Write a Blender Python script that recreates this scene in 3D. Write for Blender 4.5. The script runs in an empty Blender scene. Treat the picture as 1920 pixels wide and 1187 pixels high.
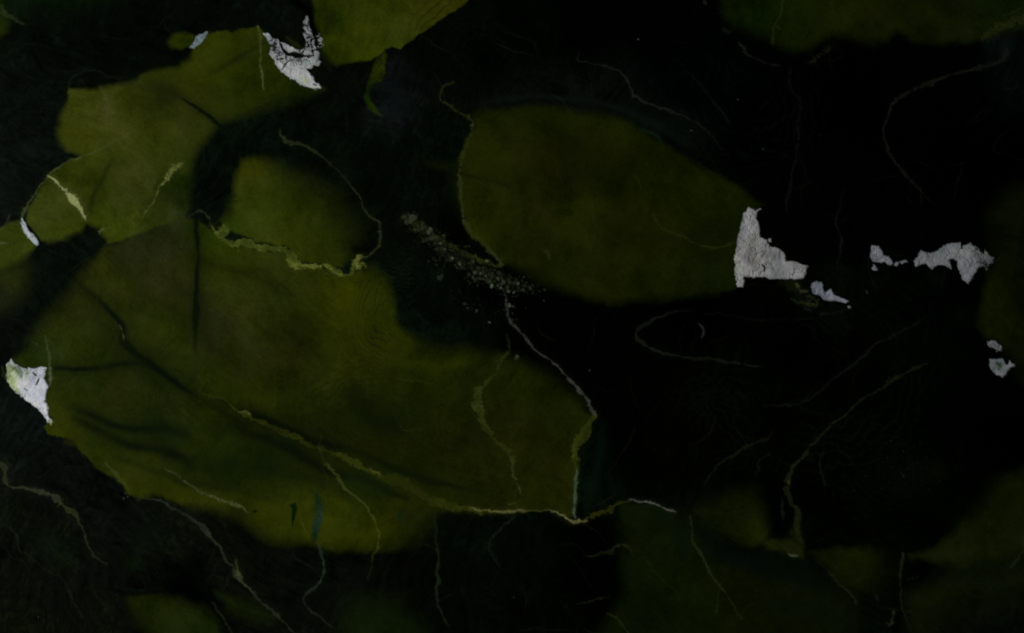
import bpy, math
import numpy as np

# ------------------------------------------------------------------ units
# Stone map units ("u"): 1 u = 0.5 mm.  The slab lies flat, +X right, +Y up.
U = 0.0005
CX, CY = 960.0, 593.5
def wx(x): return (x - CX) * U
def wy(y): return (CY - y) * U

scene = bpy.context.scene
# ------------------------------------------------------------------ camera
cam_d = bpy.data.cameras.new('camera')
cam_d.sensor_width = 36.0
cam_d.lens = 50.0
cam_d.clip_start = 0.01
cam_d.clip_end = 50.0
cam = bpy.data.objects.new('camera', cam_d)
CAM_H = 50.0 / 36.0 * 1920 * U
cam.location = (0, 0, CAM_H)
scene.collection.objects.link(cam)
scene.camera = cam
# ------------------------------------------------------------------ world
world = bpy.data.worlds.new('World')
scene.world = world
world.use_nodes = True
bg = world.node_tree.nodes['Background']
bg.inputs['Color'].default_value = (0.8, 0.9, 1.0, 1)
bg.inputs['Strength'].default_value = 0.0008
# ------------------------------------------------------------------ lamp (one soft lamp to the left)
LX, LY, LH = -1500.0, 250.0, 2200.0          # in stone units
LP = 14.4
ld = bpy.data.lights.new('lamp', 'AREA')
ld.shape = 'SQUARE'
ld.size = 0.22
ld.energy = LP
ld.color = (1.0, 0.985, 0.96)
lamp = bpy.data.objects.new('lamp', ld)
lamp.location = (wx(LX), wy(LY), LH * U)
from mathutils import Vector
aim = Vector((wx(700), wy(600), 0)) - lamp.location
lamp.rotation_euler = aim.to_track_quat('-Z', 'Y').to_euler()
scene.collection.objects.link(lamp)
# ------------------------------------------------------------------ exposure
vs = scene.view_settings
vs.view_transform = 'Standard'
vs.look = 'None'
vs.exposure = 0
vs.gamma = 1
vs.use_curve_mapping = False

# ================================================================== grid
STEP = 1.5
X0, X1, Y0, Y1 = -90, 2010, -80, 1268
xs = np.arange(X0, X1 + 1e-6, STEP)
ys = np.arange(Y0, Y1 + 1e-6, STEP)
NX, NY = len(xs), len(ys)
X, Y = np.meshgrid(xs.astype(np.float32), ys.astype(np.float32))

def irr(x, y):
    """light level per unit albedo the lamp gives at a point (to turn seen colour into stone colour)"""
    dx, dy, dz = (x - LX) * U, (y - LY) * U, LH * U
    d2 = dx * dx + dy * dy + dz * dz
    d = np.sqrt(d2)
    a = aim.normalized()
    cl = (dx * a.x - dy * a.y - dz * a.z * 1.0) / d
    return LP * cl * (dz / d) / (math.pi ** 2 * d2)

def lin(c):
    c = np.asarray(c, dtype=np.float32) / 255.0
    return np.where(c <= 0.04045, c / 12.92, ((c + 0.055) / 1.055) ** 2.4)

def smooth(t):
    t = np.clip(t, 0, 1)
    return t * t * (3 - 2 * t)

def vnoise(x, y, cell, seed):
    r = np.random.RandomState(seed)
    n = 257
    g = r.rand(n, n).astype(np.float32) * 2 - 1
    u = x / cell + 37.3 + seed * 0.37
    v = y / cell + 53.1 + seed * 0.73
    iu = np.floor(u).astype(np.int32); iv = np.floor(v).astype(np.int32)
    fu = smooth(u - iu); fv = smooth(v - iv)
    iu %= n; iv %= n
    iu1 = (iu + 1) % n; iv1 = (iv + 1) % n
    a = g[iv, iu] * (1 - fu) + g[iv, iu1] * fu
    b = g[iv1, iu] * (1 - fu) + g[iv1, iu1] * fu
    return a * (1 - fv) + b * fv

def fbm(x, y, cell, seed, octv=4, gain=0.55):
    s = 0; a = 1; t = 0
    for k in range(octv):
        # turn each octave so that no grid direction shows
        th = 0.6 + 1.1 * k + seed
        c, sn = math.cos(th), math.sin(th)
        s = s + a * vnoise(x * c + y * sn, -x * sn + y * c, cell / (2.03 ** k), seed * 7 + k)
        t += a; a *= gain
    return s / t * 1.6

N_big = fbm(X, Y, 160, 1, 5)
N_mid = fbm(X, Y, 46, 2, 4)
N_fin = fbm(X, Y, 13, 3, 3, 0.7)
N_gr = vnoise(X, Y, 3.2, 91) * 0.6 + vnoise(X, Y, 1.9, 92) * 0.6
N_wx = fbm(X, Y, 60, 4, 5, 0.6)
N_wy = fbm(X, Y, 60, 5, 5, 0.6)
N_sx = fbm(X, Y, 14, 6, 3, 0.7)
N_sy = fbm(X, Y, 14, 7, 3, 0.7)

def field(ctrl, p=3.0, eps=40.0, sx=X, sy=Y):
    """smooth colour field through control points (x, y, r, g, b as seen)"""
    acc = np.zeros(sx.shape + (3,), np.float32); wsum = np.zeros(sx.shape, np.float32)
    for (cx, cy, r, g, b) in ctrl:
        w = 1.0 / (((sx - cx) ** 2 + (sy - cy) ** 2) + eps * eps) ** (p / 2) * 1e6
        c = lin((r, g, b))
        acc += w[..., None] * c; wsum += w
    return acc / wsum[..., None]

def window(pts, pad):
    x = [p[0] for p in pts]; y = [p[1] for p in pts]
    i0 = max(0, int((min(x) - pad - X0) / STEP)); i1 = min(NX, int((max(x) + pad - X0) / STEP) + 2)
    j0 = max(0, int((min(y) - pad - Y0) / STEP)); j1 = min(NY, int((max(y) + pad - Y0) / STEP) + 2)
    return slice(j0, max(j0, j1)), slice(i0, max(i0, i1))

def polyfield(pts, sl, warp, wsm, closed=True, dv=1):
    """distance to the nearest segment, the value(s) interpolated there, and inside-ness"""
    px = X[sl] + warp * N_wx[sl] + wsm * N_sx[sl]
    py = Y[sl] + warp * N_wy[sl] + wsm * N_sy[sl]
    best = np.full(px.shape, 1e12, np.float32)
    vals = [np.zeros(px.shape, np.float32) for _ in range(dv)]
    inside = np.zeros(px.shape, bool)
    n = len(pts)
    for k in range(n if closed else n - 1):
        a = pts[k]; b = pts[(k + 1) % n]
        dx, dy = b[0] - a[0], b[1] - a[1]
        L = dx * dx + dy * dy + 1e-9
        t = np.clip(((px - a[0]) * dx + (py - a[1]) * dy) / L, 0, 1)
        d = (px - a[0] - t * dx) ** 2 + (py - a[1] - t * dy) ** 2
        m = d < best
        best = np.where(m, d, best)
        for q in range(dv):
            vals[q] = np.where(m, a[2 + q] * (1 - t) + b[2 + q] * t, vals[q])
        if closed and abs(dy) > 1e-9:
            c = ((a[1] > py) != (b[1] > py)) & (px < dx * (py - a[1]) / dy + a[0])
            inside ^= c
    return np.sqrt(best), vals, inside

def smooth_line(pts, nsub=5):
    """Catmull-Rom through the points, all their values with them"""
    P = np.array(pts, float)
    if len(P) < 3: return [tuple(p) for p in P]
    out = []
    Q = np.vstack([2 * P[0] - P[1], P, 2 * P[-1] - P[-2]])
    for i in range(1, len(Q) - 2):
        for k in range(nsub):
            t = k / nsub
            p = 0.5 * ((2 * Q[i]) + (-Q[i-1] + Q[i+1]) * t + (2*Q[i-1] - 5*Q[i] + 4*Q[i+1] - Q[i+2]) * t*t + (-Q[i-1] + 3*Q[i] - 3*Q[i+1] + Q[i+2]) * t**3)
            out.append(tuple(p))
    out.append(tuple(P[-1]))
    return out

def Z(x0, y0, s, pts):
    return [(x0 + p[0] * s, y0 + p[1] * s) + tuple(p[2:]) for p in pts]

# ================================================================== stone body (dark matrix)
MATRIX = [
 (20, 40, 5, 13, 9), (150, 60, 4, 11, 7), (350, 30, 4, 10, 6), (40, 200, 6, 14, 12), (60, 290, 7, 16, 15), (300, 90, 3, 9, 6),
 (230, 130, 3, 9, 6), (540, 40, 5, 12, 9), (430, 260, 5, 14, 9), (390, 330, 4, 12, 9), (500, 230, 4, 13, 8), (620, 230, 4, 11, 6),
 (630, 340, 3, 10, 6), (690, 330, 2, 8, 4), (670, 430, 4, 12, 7), (740, 300, 3, 9, 5), (700, 100, 3, 8, 5), (740, 190, 9, 16, 19),
 (745, 160, 8, 14, 16), (800, 100, 2, 6, 3), (900, 100, 1, 5, 3), (1000, 60, 1, 4, 2), (800, 250, 2, 8, 4), (960, 185, 5, 11, 9),
 (1050, 182, 6, 12, 10), (1180, 205, 4, 10, 9), (1260, 250, 3, 9, 8), (1100, 60, 0, 1, 0), (1250, 60, 0, 1, 0), (1300, 150, 0, 2, 1),
 (1600, 200, 0, 0, 0), (1800, 280, 0, 0, 0), (1400, 250, 0, 1, 0), (1550, 450, 0, 1, 0), (1300, 600, 0, 0, 0), (1500, 650, 0, 0, 0),
 (1100, 650, 0, 1, 0), (1200,800,0,1,0),(1250,840,2,4,1),(1230,700,1,3,1), (1300,750,2,4,1),(1400,720,1,4,1),(1500,780,1,3,1), (1650, 850, 1, 3, 1), (1600, 920, 1, 3, 0),
 (1720, 780, 0, 2, 0), (1880, 800, 0, 0, 0), (1450, 520, 1, 3, 1), (1560, 530, 2, 6, 3), (800, 560, 3, 10, 6), (780, 600, 4, 12, 7),
 (850, 620, 3, 11, 6), (740, 480, 4, 12, 6), (900, 540, 1, 3, 2), (1000, 560, 0, 1, 0), (850, 440, 1, 3, 1), (760, 440, 4, 10, 6),
 (980, 640, 1, 2, 1), (1120, 860, 2, 9, 4), (1110, 930, 3, 12, 6), (1160, 840, 0, 1, 0), (100, 510, 4, 12, 9), (180, 430, 6, 14, 10),
 (20, 640, 5, 12, 10), (120, 560, 3, 10, 7), (30, 790, 8, 17, 18), (10, 840, 10, 18, 16), (100, 880, 8, 15, 14), (180, 930, 7, 13, 13),
 (60, 980, 9, 17, 12), (200, 1000, 8, 15, 13), (300, 1020, 9, 17, 12), (100, 1100, 9, 16, 12), (60, 1170, 8, 15, 9), (260, 1080, 5, 9, 6),
 (340, 1105, 1, 3, 2), (500, 1070, 7, 13, 9), (480, 990, 6, 11, 7), (620, 1080, 5, 11, 7), (560, 1150, 6, 12, 8), (160, 1150, 8, 15, 10),
 (760, 1070, 4, 8, 5), (880, 1010, 3, 10, 6), (860, 1100, 2, 7, 4), (980, 1060, 2, 6, 3), (1100, 1080, 0, 1, 0), (1000, 1140, 2, 5, 2),
 (1120, 1020, 0, 1, 0), (1450, 960, 0, 1, 0), (1600, 1000, 1, 3, 1), (1700, 960, 0, 1, 0), (1480, 1060, 2, 8, 3), (1400, 1040, 2, 8, 3),
 (1620, 1150, 2, 8, 4), (1680, 1060, 2, 7, 4), (1720, 1070, 0, 1, 0), (1860, 1100, 3, 9, 5), (1900, 1150, 3, 9, 5), (1280, 1000, 3, 9, 4),
 (1900, 110, 3, 8, 9), (1800, 120, 0, 1, 0), (1860, 300, 0, 0, 0), (1800, 560, 0, 1, 0), (1880, 720, 0, 1, 0), (1740, 650, 1, 4, 2),
]
CW = N_wx * 26
CWY = N_wy * 26
COL = field(MATRIX, 3.8, 26, X + CW, Y + CWY) * np.array([.92, .70, .52], np.float32)
# thin wisps: ridges of warped noise, used in every kind of stone here
def ridge(cell, seed, sharp, w=14):
    n = fbm(X + w * N_mid + .5 * w * N_sx, Y + w * N_big * 1.5 + .5 * w * N_sy, cell, seed, 3, .5)
    return np.exp(-np.abs(n) * sharp)
RG1 = ridge(70, 31, 16, 30) * smooth(.3 + N_mid)
RG2 = ridge(38, 32, 12, 18) * smooth(.2 - N_big)
RG3 = ridge(110, 33, 30, 40) * smooth(.4 + N_big)
# silky fibres: noise stretched along a turning direction
ph = 1.3 * N_big + .4
fu = X * np.cos(ph.mean()) + 10 * N_wx; 
def strands(ang, cell, wide, seed, bend):
    w1 = vnoise(X, Y, 190, seed + 1); w2 = vnoise(X, Y, 90, seed + 2)
    c, sn = math.cos(ang), math.sin(ang)
    u = X * c + Y * sn + bend * .6 * w2
    v = -X * sn + Y * c + bend * w1 + bend * .35 * w2
    return vnoise(u / wide, v, cell, seed) 
N_st = (strands(.62, 5.5, 14, 201, 70) * .6 + strands(.55, 3.2, 18, 211, 60) * .5 + strands(.7, 11, 9, 221, 90) * .5)
N_st2 = (strands(2.1, 6, 14, 231, 80) * .7 + strands(1.9, 3.4, 16, 241, 70) * .5)
MS = smooth(.5 + 1.1 * N_big)
N_fib = .55 * (N_st * MS + N_st2 * (1 - MS)) * 2 + .0 * vnoise(X + 40 * N_wx, (Y + 34 * N_wy) * 7, 30, 61) * .5 + vnoise((X + 30 * N_wy) * 6, Y + 40 * N_wx, 26, 62) * .5
COL *= np.maximum(1 + 0.34 * N_mid + 0.16 * N_fin + .42 * N_fib + .12 * N_gr, .1)[..., None]
COL *= (1 + .55 * RG1 + .35 * RG2 - .35 * RG3)[..., None]
# faint flow banding of the dark stone
flow = np.sin((X * 0.35 + Y * 0.9 + 55 * N_wx + 60 * N_big) / 5.5) * smooth(N_mid * 0.8 + 0.4)
COL *= (1 + 0.22 * flow)[..., None]
ID = np.zeros((NY, NX), np.int16)
HGT = 0.12 * N_mid + 0.08 * N_fin
HW = np.zeros_like(HGT)
parts = [('dark_stone_body', None)]

def add_part(name, label=None):
    parts.append((name, label))
    return len(parts) - 1

def rgb_of(c):
    return lin(c).astype(np.float32)

# ---------------------------------------------------------------- olive patches
def patch(pts, ctrl, soft=9, warp=7, wsm=1.5, name='olive_patch', label=None, amp=1.0, hgt=0.0, opacity=1.0, own=True, pid=None):
    P = [(p[0], p[1], p[2] if len(p) > 2 else soft) for p in pts]
    P = [(a_, b_, c_ * (1.9 if c_ >= 10 else 1.55 if c_ >= 5 else 1)) for a_, b_, c_ in P]
    sl = window(P, max(q[2] for q in P) * 1.5 + warp * 2 + 10)
    d, (s,), ins = polyfield(P, sl, warp, wsm)
    sd = np.where(ins, d, -d)
    a = smooth(sd / (2 * s) + 0.5)
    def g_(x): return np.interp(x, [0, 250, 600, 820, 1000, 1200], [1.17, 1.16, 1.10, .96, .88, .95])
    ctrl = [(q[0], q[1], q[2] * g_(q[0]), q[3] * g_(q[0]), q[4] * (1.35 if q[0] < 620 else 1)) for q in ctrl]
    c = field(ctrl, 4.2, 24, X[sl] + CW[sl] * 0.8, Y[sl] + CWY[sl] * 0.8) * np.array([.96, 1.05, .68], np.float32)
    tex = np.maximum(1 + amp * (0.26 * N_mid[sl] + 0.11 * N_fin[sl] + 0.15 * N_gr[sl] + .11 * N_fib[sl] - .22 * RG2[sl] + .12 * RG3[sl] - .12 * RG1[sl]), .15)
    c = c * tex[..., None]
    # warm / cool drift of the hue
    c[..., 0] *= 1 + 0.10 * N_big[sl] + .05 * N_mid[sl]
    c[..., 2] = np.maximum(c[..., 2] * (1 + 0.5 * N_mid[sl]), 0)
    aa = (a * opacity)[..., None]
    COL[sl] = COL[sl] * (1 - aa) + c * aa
    HGT[sl] = HGT[sl] + hgt * a
    if own:
        k = pid or add_part(name, label)
        ID[sl] = np.where(a > 0.5, k, ID[sl])
        return k

# far, dim ones first
DIM = [(1200, 1000, 12, 18, 4), (1300, 1100, 12, 19, 3), (1200,1150,10,16,3), (1400, 1100, 11, 15, 2), (1500,1150,10,14,3), (1350, 1040, 9, 14, 3)]
patch([(1157,944,6),(1187,946,4),(1225,950,4),(1275,962,8),(1300,985,14),(1340,1040,16),(1400,1055,20),(1480,1075,20),(1560,1095,18),(1600,1115,14),(1603,1150,20),(1590,1240,20),(1125,1240,10),(1127,1185,10),(1150,1140,10),(1163,1111,10),(1173,1058,12),(1172,1000,14),(1160,970,8)], DIM, label='dim green patch at the bottom crossed by thin pale veins')
patch([(1697,1110,10),(1750,1082,14),(1840,1072,14),(1920,1066,14),(2020,1060,14),(2020,1090,30),(1900,1120,40),(1800,1150,40),(1750,1240,30),(1710,1240,16),(1700,1165,10)], [(1740,1120,13,17,5),(1850,1090,10,14,4),(1760,1160,10,14,4)])
patch([(2020,335,16),(1920,346,16),(1885,365,16),(1860,395,20),(1868,450,22),(1862,490,12),(1850,535,8),(1834,575,8),(1832,612,8),(1850,634,7),(1880,652,9),(1905,675,12),(1925,715,14),(2020,740,20),(2020,600,40),(1925,570,60),(1960,450,60)], [(1900,380,8,13,2),(1880,470,8,12,2),(1860,570,15,19,2),(1900,540,12,16,1),(1860,620,14,18,3),(1900,680,10,14,4)], label='dim green patch at the right edge beside the white seam')
patch([(2020,870,12),(1925,880,14),(1892,888,12),(1865,901,14),(1846,934,16),(1830,964,14),(1807,984,10),(1783,1006,7),(1750,1027,6),(1700,1034,5),(1713,1046,8),(1747,1058,10),(1800,1060,12),(1847,1056,12),(1920,1046,12),(2020,1040,12)], [(1900,930,13,18,3),(1850,1000,15,20,3),(1780,1035,17,21,4),(1900,1020,12,17,3),(1860,950,13,18,2)], label='long dull green patch in the lower right corner')
patch([(1303,962,14),(1350,934,12),(1380,921,12),(1413,921,14),(1426,951,14),(1443,991,10),(1440,1016,8),(1413,1026,8),(1367,1008,10),(1330,990,12)], [(1390,950,16,21,3),(1400,1000,20,25,2),(1330,970,14,19,4)], label='small olive patch beside the lower dark lobe')
patch([(1520,1033,6),(1560,1029,6),(1607,1029,6),(1647,1041,12),(1655,1074,16),(1640,1104,12),(1597,1106,10),(1563,1084,7),(1540,1056,6)], [(1590,1050,16,21,2),(1620,1080,13,18,2),(1560,1045,12,16,4)])
patch([(236,1120,8),(277,1116,10),(340,1128,12),(377,1143,10),(405,1165,8),(430,1240,8),(300,1240,20),(283,1187,14),(250,1146,12)], [(300,1140,21,27,5),(350,1165,20,27,6),(380,1170,17,25,6)], label='dull olive patch at the bottom left')
patch([(408,1114,8),(450,1122,10),(490,1142,12),(514,1167,12),(470,1165,12),(430,1145,12)], [(450,1135,15,21,5)])
patch([(640,1150,20),(680,1120,20),(740,1130,24),(790,1165,20),(800,1240,20),(640,1240,20)], [(720,1160,13,20,6)])
patch([(1342,-90,6),(1349,0,6),(1351,20,7),(1360,38,9),(1380,50,10),(1413,60,12),(1447,72,12),(1470,88,12),(1493,94,10),(1533,78,8),(1563,64,8),(1600,72,10),(1640,84,10),(1663,76,8),(1680,54,8),(1697,64,8),(1710,82,8),(1763,87,8),(1813,80,7),(1847,72,8),(1880,60,8),(1925,52,8),(2020,40,8),(2020,-90,8)], [(1380,20,13,20,4),(1420,30,11,21,2),(1500,60,16,22,2),(1600,30,18,23,2),(1650,60,15,19,2),(1750,30,17,21,2),(1800,60,15,20,3),(1780,10,11,15,4),(1860,20,11,18,4),(1730,70,12,17,3)], label='wide dull green patch along the upper right edge')

# centre lens
P6 = [(885,222,8),(905,208,7),(960,203,7),(1040,200,7),(1110,212,8),(1180,230,7),(1198,247,6),(1235,266,6),(1282,294,6),(1330,325,6),(1393,354,6),(1430,382,6),(1418,392,3),(1400,410,3),(1384,430,3),(1377,500,3),(1379,545,3),(1340,552,9),(1280,553,9),(1207,560,9),(1140,567,9),(1090,555,9),(1050,540,12),(1000,516,12),(960,501,8),(940,492,4),(905,462,4),(880,435,4),(866,400,5),(858,350,5),(858,305,7),(870,275,6),(882,245,6)]
C6 = [(900,300,28,31,2),(900,350,28,31,3),(960,240,20,25,2),(1050,230,20,26,1),(1150,260,24,27,2),(1250,300,17,22,2),(1050,300,21,22,2),(970,380,27,29,3),(960,420,29,32,2),(1000,450,26,28,3),(1060,420,31,34,4),(1100,415,30,32,4),(1150,450,24,26,2),(1060,520,22,27,2),(1150,530,23,27,2),(1250,530,17,22,2),(1330,520,14,20,2),(1340,450,15,20,2),(1300,400,17,22,1),(1200,350,21,24,1),(1150,340,18,20,1),(1370,390,15,20,1),(1200,420,23,26,1),(1060,350,19,20,2),(880,420,30,33,3),(1250,440,22,25,1),(1000,300,22,24,2)]
patch(P6, C6, label='large olive lens in the middle with a white inclusion at its right tip', hgt=0.1)
patch([(790,300,6),(830,303,6),(858,300,8),(858,330,10),(862,400,10),(845,380,12),(840,320,8),(800,312,6)], [(850,310,14,18,3),(850,380,9,14,3)], opacity=0.7, own=False)

# massive lower left field
P3 = [(225,452,6),(260,435,6),(300,418,5),(345,412,4),(375,412,4),(392,424,3),(410,443,3),(440,461,3),(486,466,3),(530,467,3),(550,492,3),(592,502,3),(628,508,3),(648,516,3),(680,507,6),(705,506,10),(722,520,10),(732,548,9),(740,583,7),(743,608,6),(757,626,8),(783,643,12),(827,655,12),(885,655,12),(930,660,9),(970,678,12),(1010,697,12),(1055,722,12),(1092,752,10),(1112,778,4),(1103,805,4),(1082,832,4),(1079,858,4),(1080,884,3),(1082,924,3),(1082,970,3),(1067,974,2),(1033,959,2),(983,960,2),(927,961,2),(880,964,5),(830,960,5),(812,962,8),(800,985,14),(775,1008,14),(745,1024,9),(708,1031,8),(640,1034,8),(584,1021,9),(550,1018,10),(513,1004,12),(467,984,12),(427,966,10),(367,950,10),(330,942,6),(300,930,6),(285,928,5),(270,936,5),(247,930,3),(235,914,3),(213,899,3),(196,890,3),(176,880,3),(163,858,3),(150,845,3),(135,829,3),(110,821,3),(87,815,3),(80,800,3),(95,790,2),(60,755,3),(30,720,2),(10,690,2),(30,672,6),(55,642,12),(80,610,14),(110,575,14),(145,530,12),(175,492,8),(198,462,6)]
C3 = [(250,470,27,29,12),(300,450,26,28,12),(300,520,29,30,10),(200,520,33,36,9),(330,560,26,28,8),(300,600,27,33,3),(180,560,27,29,7),(120,620,31,34,8),(150,650,28,32,4),(80,650,26,33,8),(200,640,25,30,6),(260,620,29,32,6),(330,640,27,32,5),(150,730,25,31,6),(220,740,26,29,6),(300,760,23,27,5),(150,800,30,34,5),(110,810,36,39,4),(200,850,28,35,6),(320,730,22,28,5),(400,440,30,38,3),(450,490,31,36,4),(400,500,32,36,6),(500,500,30,35,6),(450,560,31,35,8),(400,620,28,30,10),(520,560,27,32,6),(570,530,32,36,6),(620,540,33,38,3),(660,560,38,43,2),(680,530,32,36,3),(700,600,32,36,2),(640,620,32,36,3),(560,620,22,27,4),(540,660,25,26,5),(450,680,27,30,7),(650,680,33,36,4),(720,650,32,35,2),(480,750,30,33,3),(550,750,22,28,3),(600,700,27,31,4),(700,700,28,31,3),(780,690,28,32,2),(850,690,27,31,2),(900,680,24,28,2),(680,770,18,25,3),(600,800,19,24,2),(750,780,17,24,3),(760,840,23,27,2),(700,840,22,24,3),(850,760,25,29,2),(870,820,20,23,3),(800,870,20,24,2),(900,900,26,30,2),(860,920,24,28,3),(1000,740,26,31,2),(1050,770,22,27,3),(960,800,25,27,3),(1020,850,27,29,3),(1040,920,28,31,2),(1000,930,30,34,3),(940,930,28,30,4),(260,870,35,39,6),(330,915,38,41,4),(230,820,24,31,4),(320,820,20,28,6),(290,800,16,24,5),(400,850,23,31,3),(360,830,28,34,5),(420,890,17,25,4),(350,880,24,33,3),(500,870,17,25,4),(450,930,36,38,4),(520,950,38,41,4),(400,930,36,39,4),(560,900,26,32,3),(560,960,38,42,4),(600,990,38,42,3),(660,1000,35,39,3),(720,1000,32,35,2),(700,900,22,31,6),(680,930,25,33,5),(740,950,30,32,3),(770,980,24,27,4),(620,960,36,40,3),(500,980,32,35,2),(450,960,25,28,4),(600,870,24,28,4),(540,840,20,26,4),(480,810,24,28,3),(400,760,30,36,3),(350,760,25,30,6)]
patch(P3, C3, label='massive olive field in the lower left with dark creases', hgt=0.1, amp=1.1)

# lens above it
patch([(455,303,6),(480,298,7),(507,308,12),(530,325,16),(565,352,30),(610,390,40),(640,440,40),(650,478,14),(642,500,4),(628,500,4),(600,494,3),(562,492,3),(548,470,3),(535,457,3),(480,452,4),(445,438,4),(420,425,4),(415,412,8),(432,395,10),(442,360,7),(446,330,6)],
 [(480,315,40,41,3),(480,350,41,45,10),(520,400,40,45,8),(470,400,40,46,10),(440,420,32,42,6),(560,400,36,40,5),(600,450,31,36,3),(550,460,34,38,3),(520,340,32,36,6),(620,480,26,31,3)], label='bright olive lens above the knotted green vein', hgt=0.1, warp=5)

# upper left field
P1 = [(129,167,4),(185,166,5),(245,154,5),(285,137,5),(330,129,5),(355,115,5),(360,95,4),(372,80,4),(386,62,4),(405,55,3),(425,56,3),(438,62,4),(455,53,3),(485,52,3),(495,66,2),(505,90,2),(512,112,2),(532,137,2),(560,154,2),(590,164,3),(606,170,6),(570,180,12),(520,195,12),(470,208,10),(425,225,8),(405,238,6),(392,255,8),(372,275,8),(357,300,9),(355,350,9),(358,392,6),(345,412,5),(310,420,4),(268,436,4),(235,448,4),(205,456,4),(197,440,6),(185,426,6),(160,418,4),(150,435,6),(120,450,7),(90,454,5),(74,452,3),(60,432,3),(49,412,3),(52,390,3),(70,362,3),(95,330,3),(130,304,3),(152,293,3),(130,284,5),(114,272,6),(108,250,6),(113,220,6),(126,190,5)]
C1 = [(160,200,43,48,14),(200,190,48,51,20),(150,260,42,45,8),(200,240,44,47,13),(240,220,40,44,10),(290,190,30,34,9),(260,170,38,42,9),(320,150,33,38,4),(350,150,34,37,3),(400,90,34,39,3),(420,120,36,40,4),(470,90,33,37,5),(450,150,25,30,3),(500,150,27,32,4),(400,180,27,31,3),(450,190,26,31,3),(550,175,22,28,4),(340,200,34,37,8),(370,230,33,36,8),(320,250,38,42,7),(300,290,38,42,10),(270,320,42,45,15),(340,270,34,38,8),(200,300,35,41,6),(140,330,36,41,6),(180,350,32,38,4),(100,390,43,48,16),(120,430,42,48,10),(70,400,42,47,12),(230,370,39,43,14),(270,390,30,34,9),(250,350,40,43,13),(330,340,22,30,5),(330,380,22,28,5),(200,410,42,49,9),(250,410,45,50,12),(220,435,40,47,8),(290,400,33,38,10)]
patch(P1, C1, label='bright olive field in the upper left beside the white inclusion', hgt=0.1, warp=5)
patch([(316,80,5),(325,66,5),(345,63,5),(362,67,3),(360,84,3),(340,93,4),(322,92,5)], [(340,78,33,38,3)], warp=3)

# small left edge patch
patch([(-100,400,6),(-40,430,4),(0,428,4),(16,416,4),(38,412,3),(46,435,3),(68,458,3),(48,480,7),(20,500,7),(-20,520,8),(-100,540,8)], [(30,450,44,49,14),(10,480,38,43,8),(50,455,40,46,8)], warp=3, label='olive cell at the left edge beside a white sliver')
patch([(-60,515,8),(0,508,10),(30,500,12),(50,500,16),(48,530,16),(30,570,16),(0,600,14),(-60,620,10)], [(20,520,28,32,6),(15,560,20,23,9),(0,590,15,20,8)], opacity=.9)

# top centre patch with a hooked tail
patch([(580,-90,4),(586,0,4),(589,30,5),(596,62,6),(606,96,6),(628,124,5),(645,120,4),(667,118,3),(690,115,3),(706,108,2),(722,94,2),(735,88,2),(752,95,2),(765,82,2),(782,67,2),(820,42,2),(850,22,2),(877,0,2),(950,-90,2)],
 [(620,50,30,37,3),(600,20,28,34,3),(640,100,37,41,4),(680,60,43,45,6),(680,110,42,46,4),(700,30,36,42,4),(740,70,46,50,12),(780,50,42,46,8),(800,20,40,42,5),(840,10,46,46,8),(660,20,37,40,6),(650,80,42,44,5),(720,20,36,42,4)], warp=3, label='bright olive patch at the top edge with a hooked tail', hgt=0.1)
patch(Z(640,0,.3337,[(190,340),(175,380),(165,430),(150,460),(132,500),(125,550),(148,600),(205,640),(235,648),(200,610),(165,570),(150,520),(175,480),(215,465),(232,420),(240,370),(255,320),(240,300),(215,320)]), [(700,140,32,36,4),(690,175,10,27,5),(700,205,24,33,5),(705,125,30,34,4)], soft=3, warp=4, amp=2, name='olive_tail')
patch([(0,-90),(-60,0),(-60,60),(0,66),(12,58),(16,42),(6,18),(2,5)], [(5,30,20,28,5),(10,55,26,32,6)], soft=6, warp=3)
patch([(-80,-90),(330,-90),(200,0),(130,15),(60,10),(0,20)], [(60,5,8,18,5)], soft=20, own=False, opacity=.8)

# crusty olive corner and toe
patch([(1433,1019),(1450,1012),(1465,1017),(1478,1000),(1493,985),(1497,960),(1503,1000),(1508,1020),(1507,1046),(1490,1042),(1462,1036),(1440,1032)], [(1450,1022,18,23,4),(1495,1030,19,23,5),(1480,1010,12,16,4)], soft=5, warp=3, amp=1.6)

# ---------------------------------------------------------------- soft creases and tints inside the stone, fold shading put into the colour
def crease(pts, color, strength=0.8, warp=4, wide=False):
    """pts: (x, y, half width, strength)"""
    if color[2] > .6 * color[1]: color = (color[0], color[1] * .90, color[2] * .78)
    P = smooth_line(pts, 3)
    sl = window(P, max(p[2] for p in P) * (7 if wide else 2) + 14)
    d, (w, a), _ = polyfield(P, sl, warp, 0.8, closed=False, dv=2)
    if wide:
        al = ((np.exp(-(d / np.maximum(w * 1.15, .5)) ** 2 * 1.6) + .45 * np.exp(-(d / (w * 3.6)) ** 2)) * a * strength)
        al = np.clip(al * (1 + .35 * N_mid[sl]), 0, .95)[..., None]
    else:
        al = (np.exp(-(d / np.maximum(w, .5)) ** 2 * 1.6) * a * strength)[..., None]
    COL[sl] = COL[sl] * (1 - al) + rgb_of(color) * al

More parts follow.
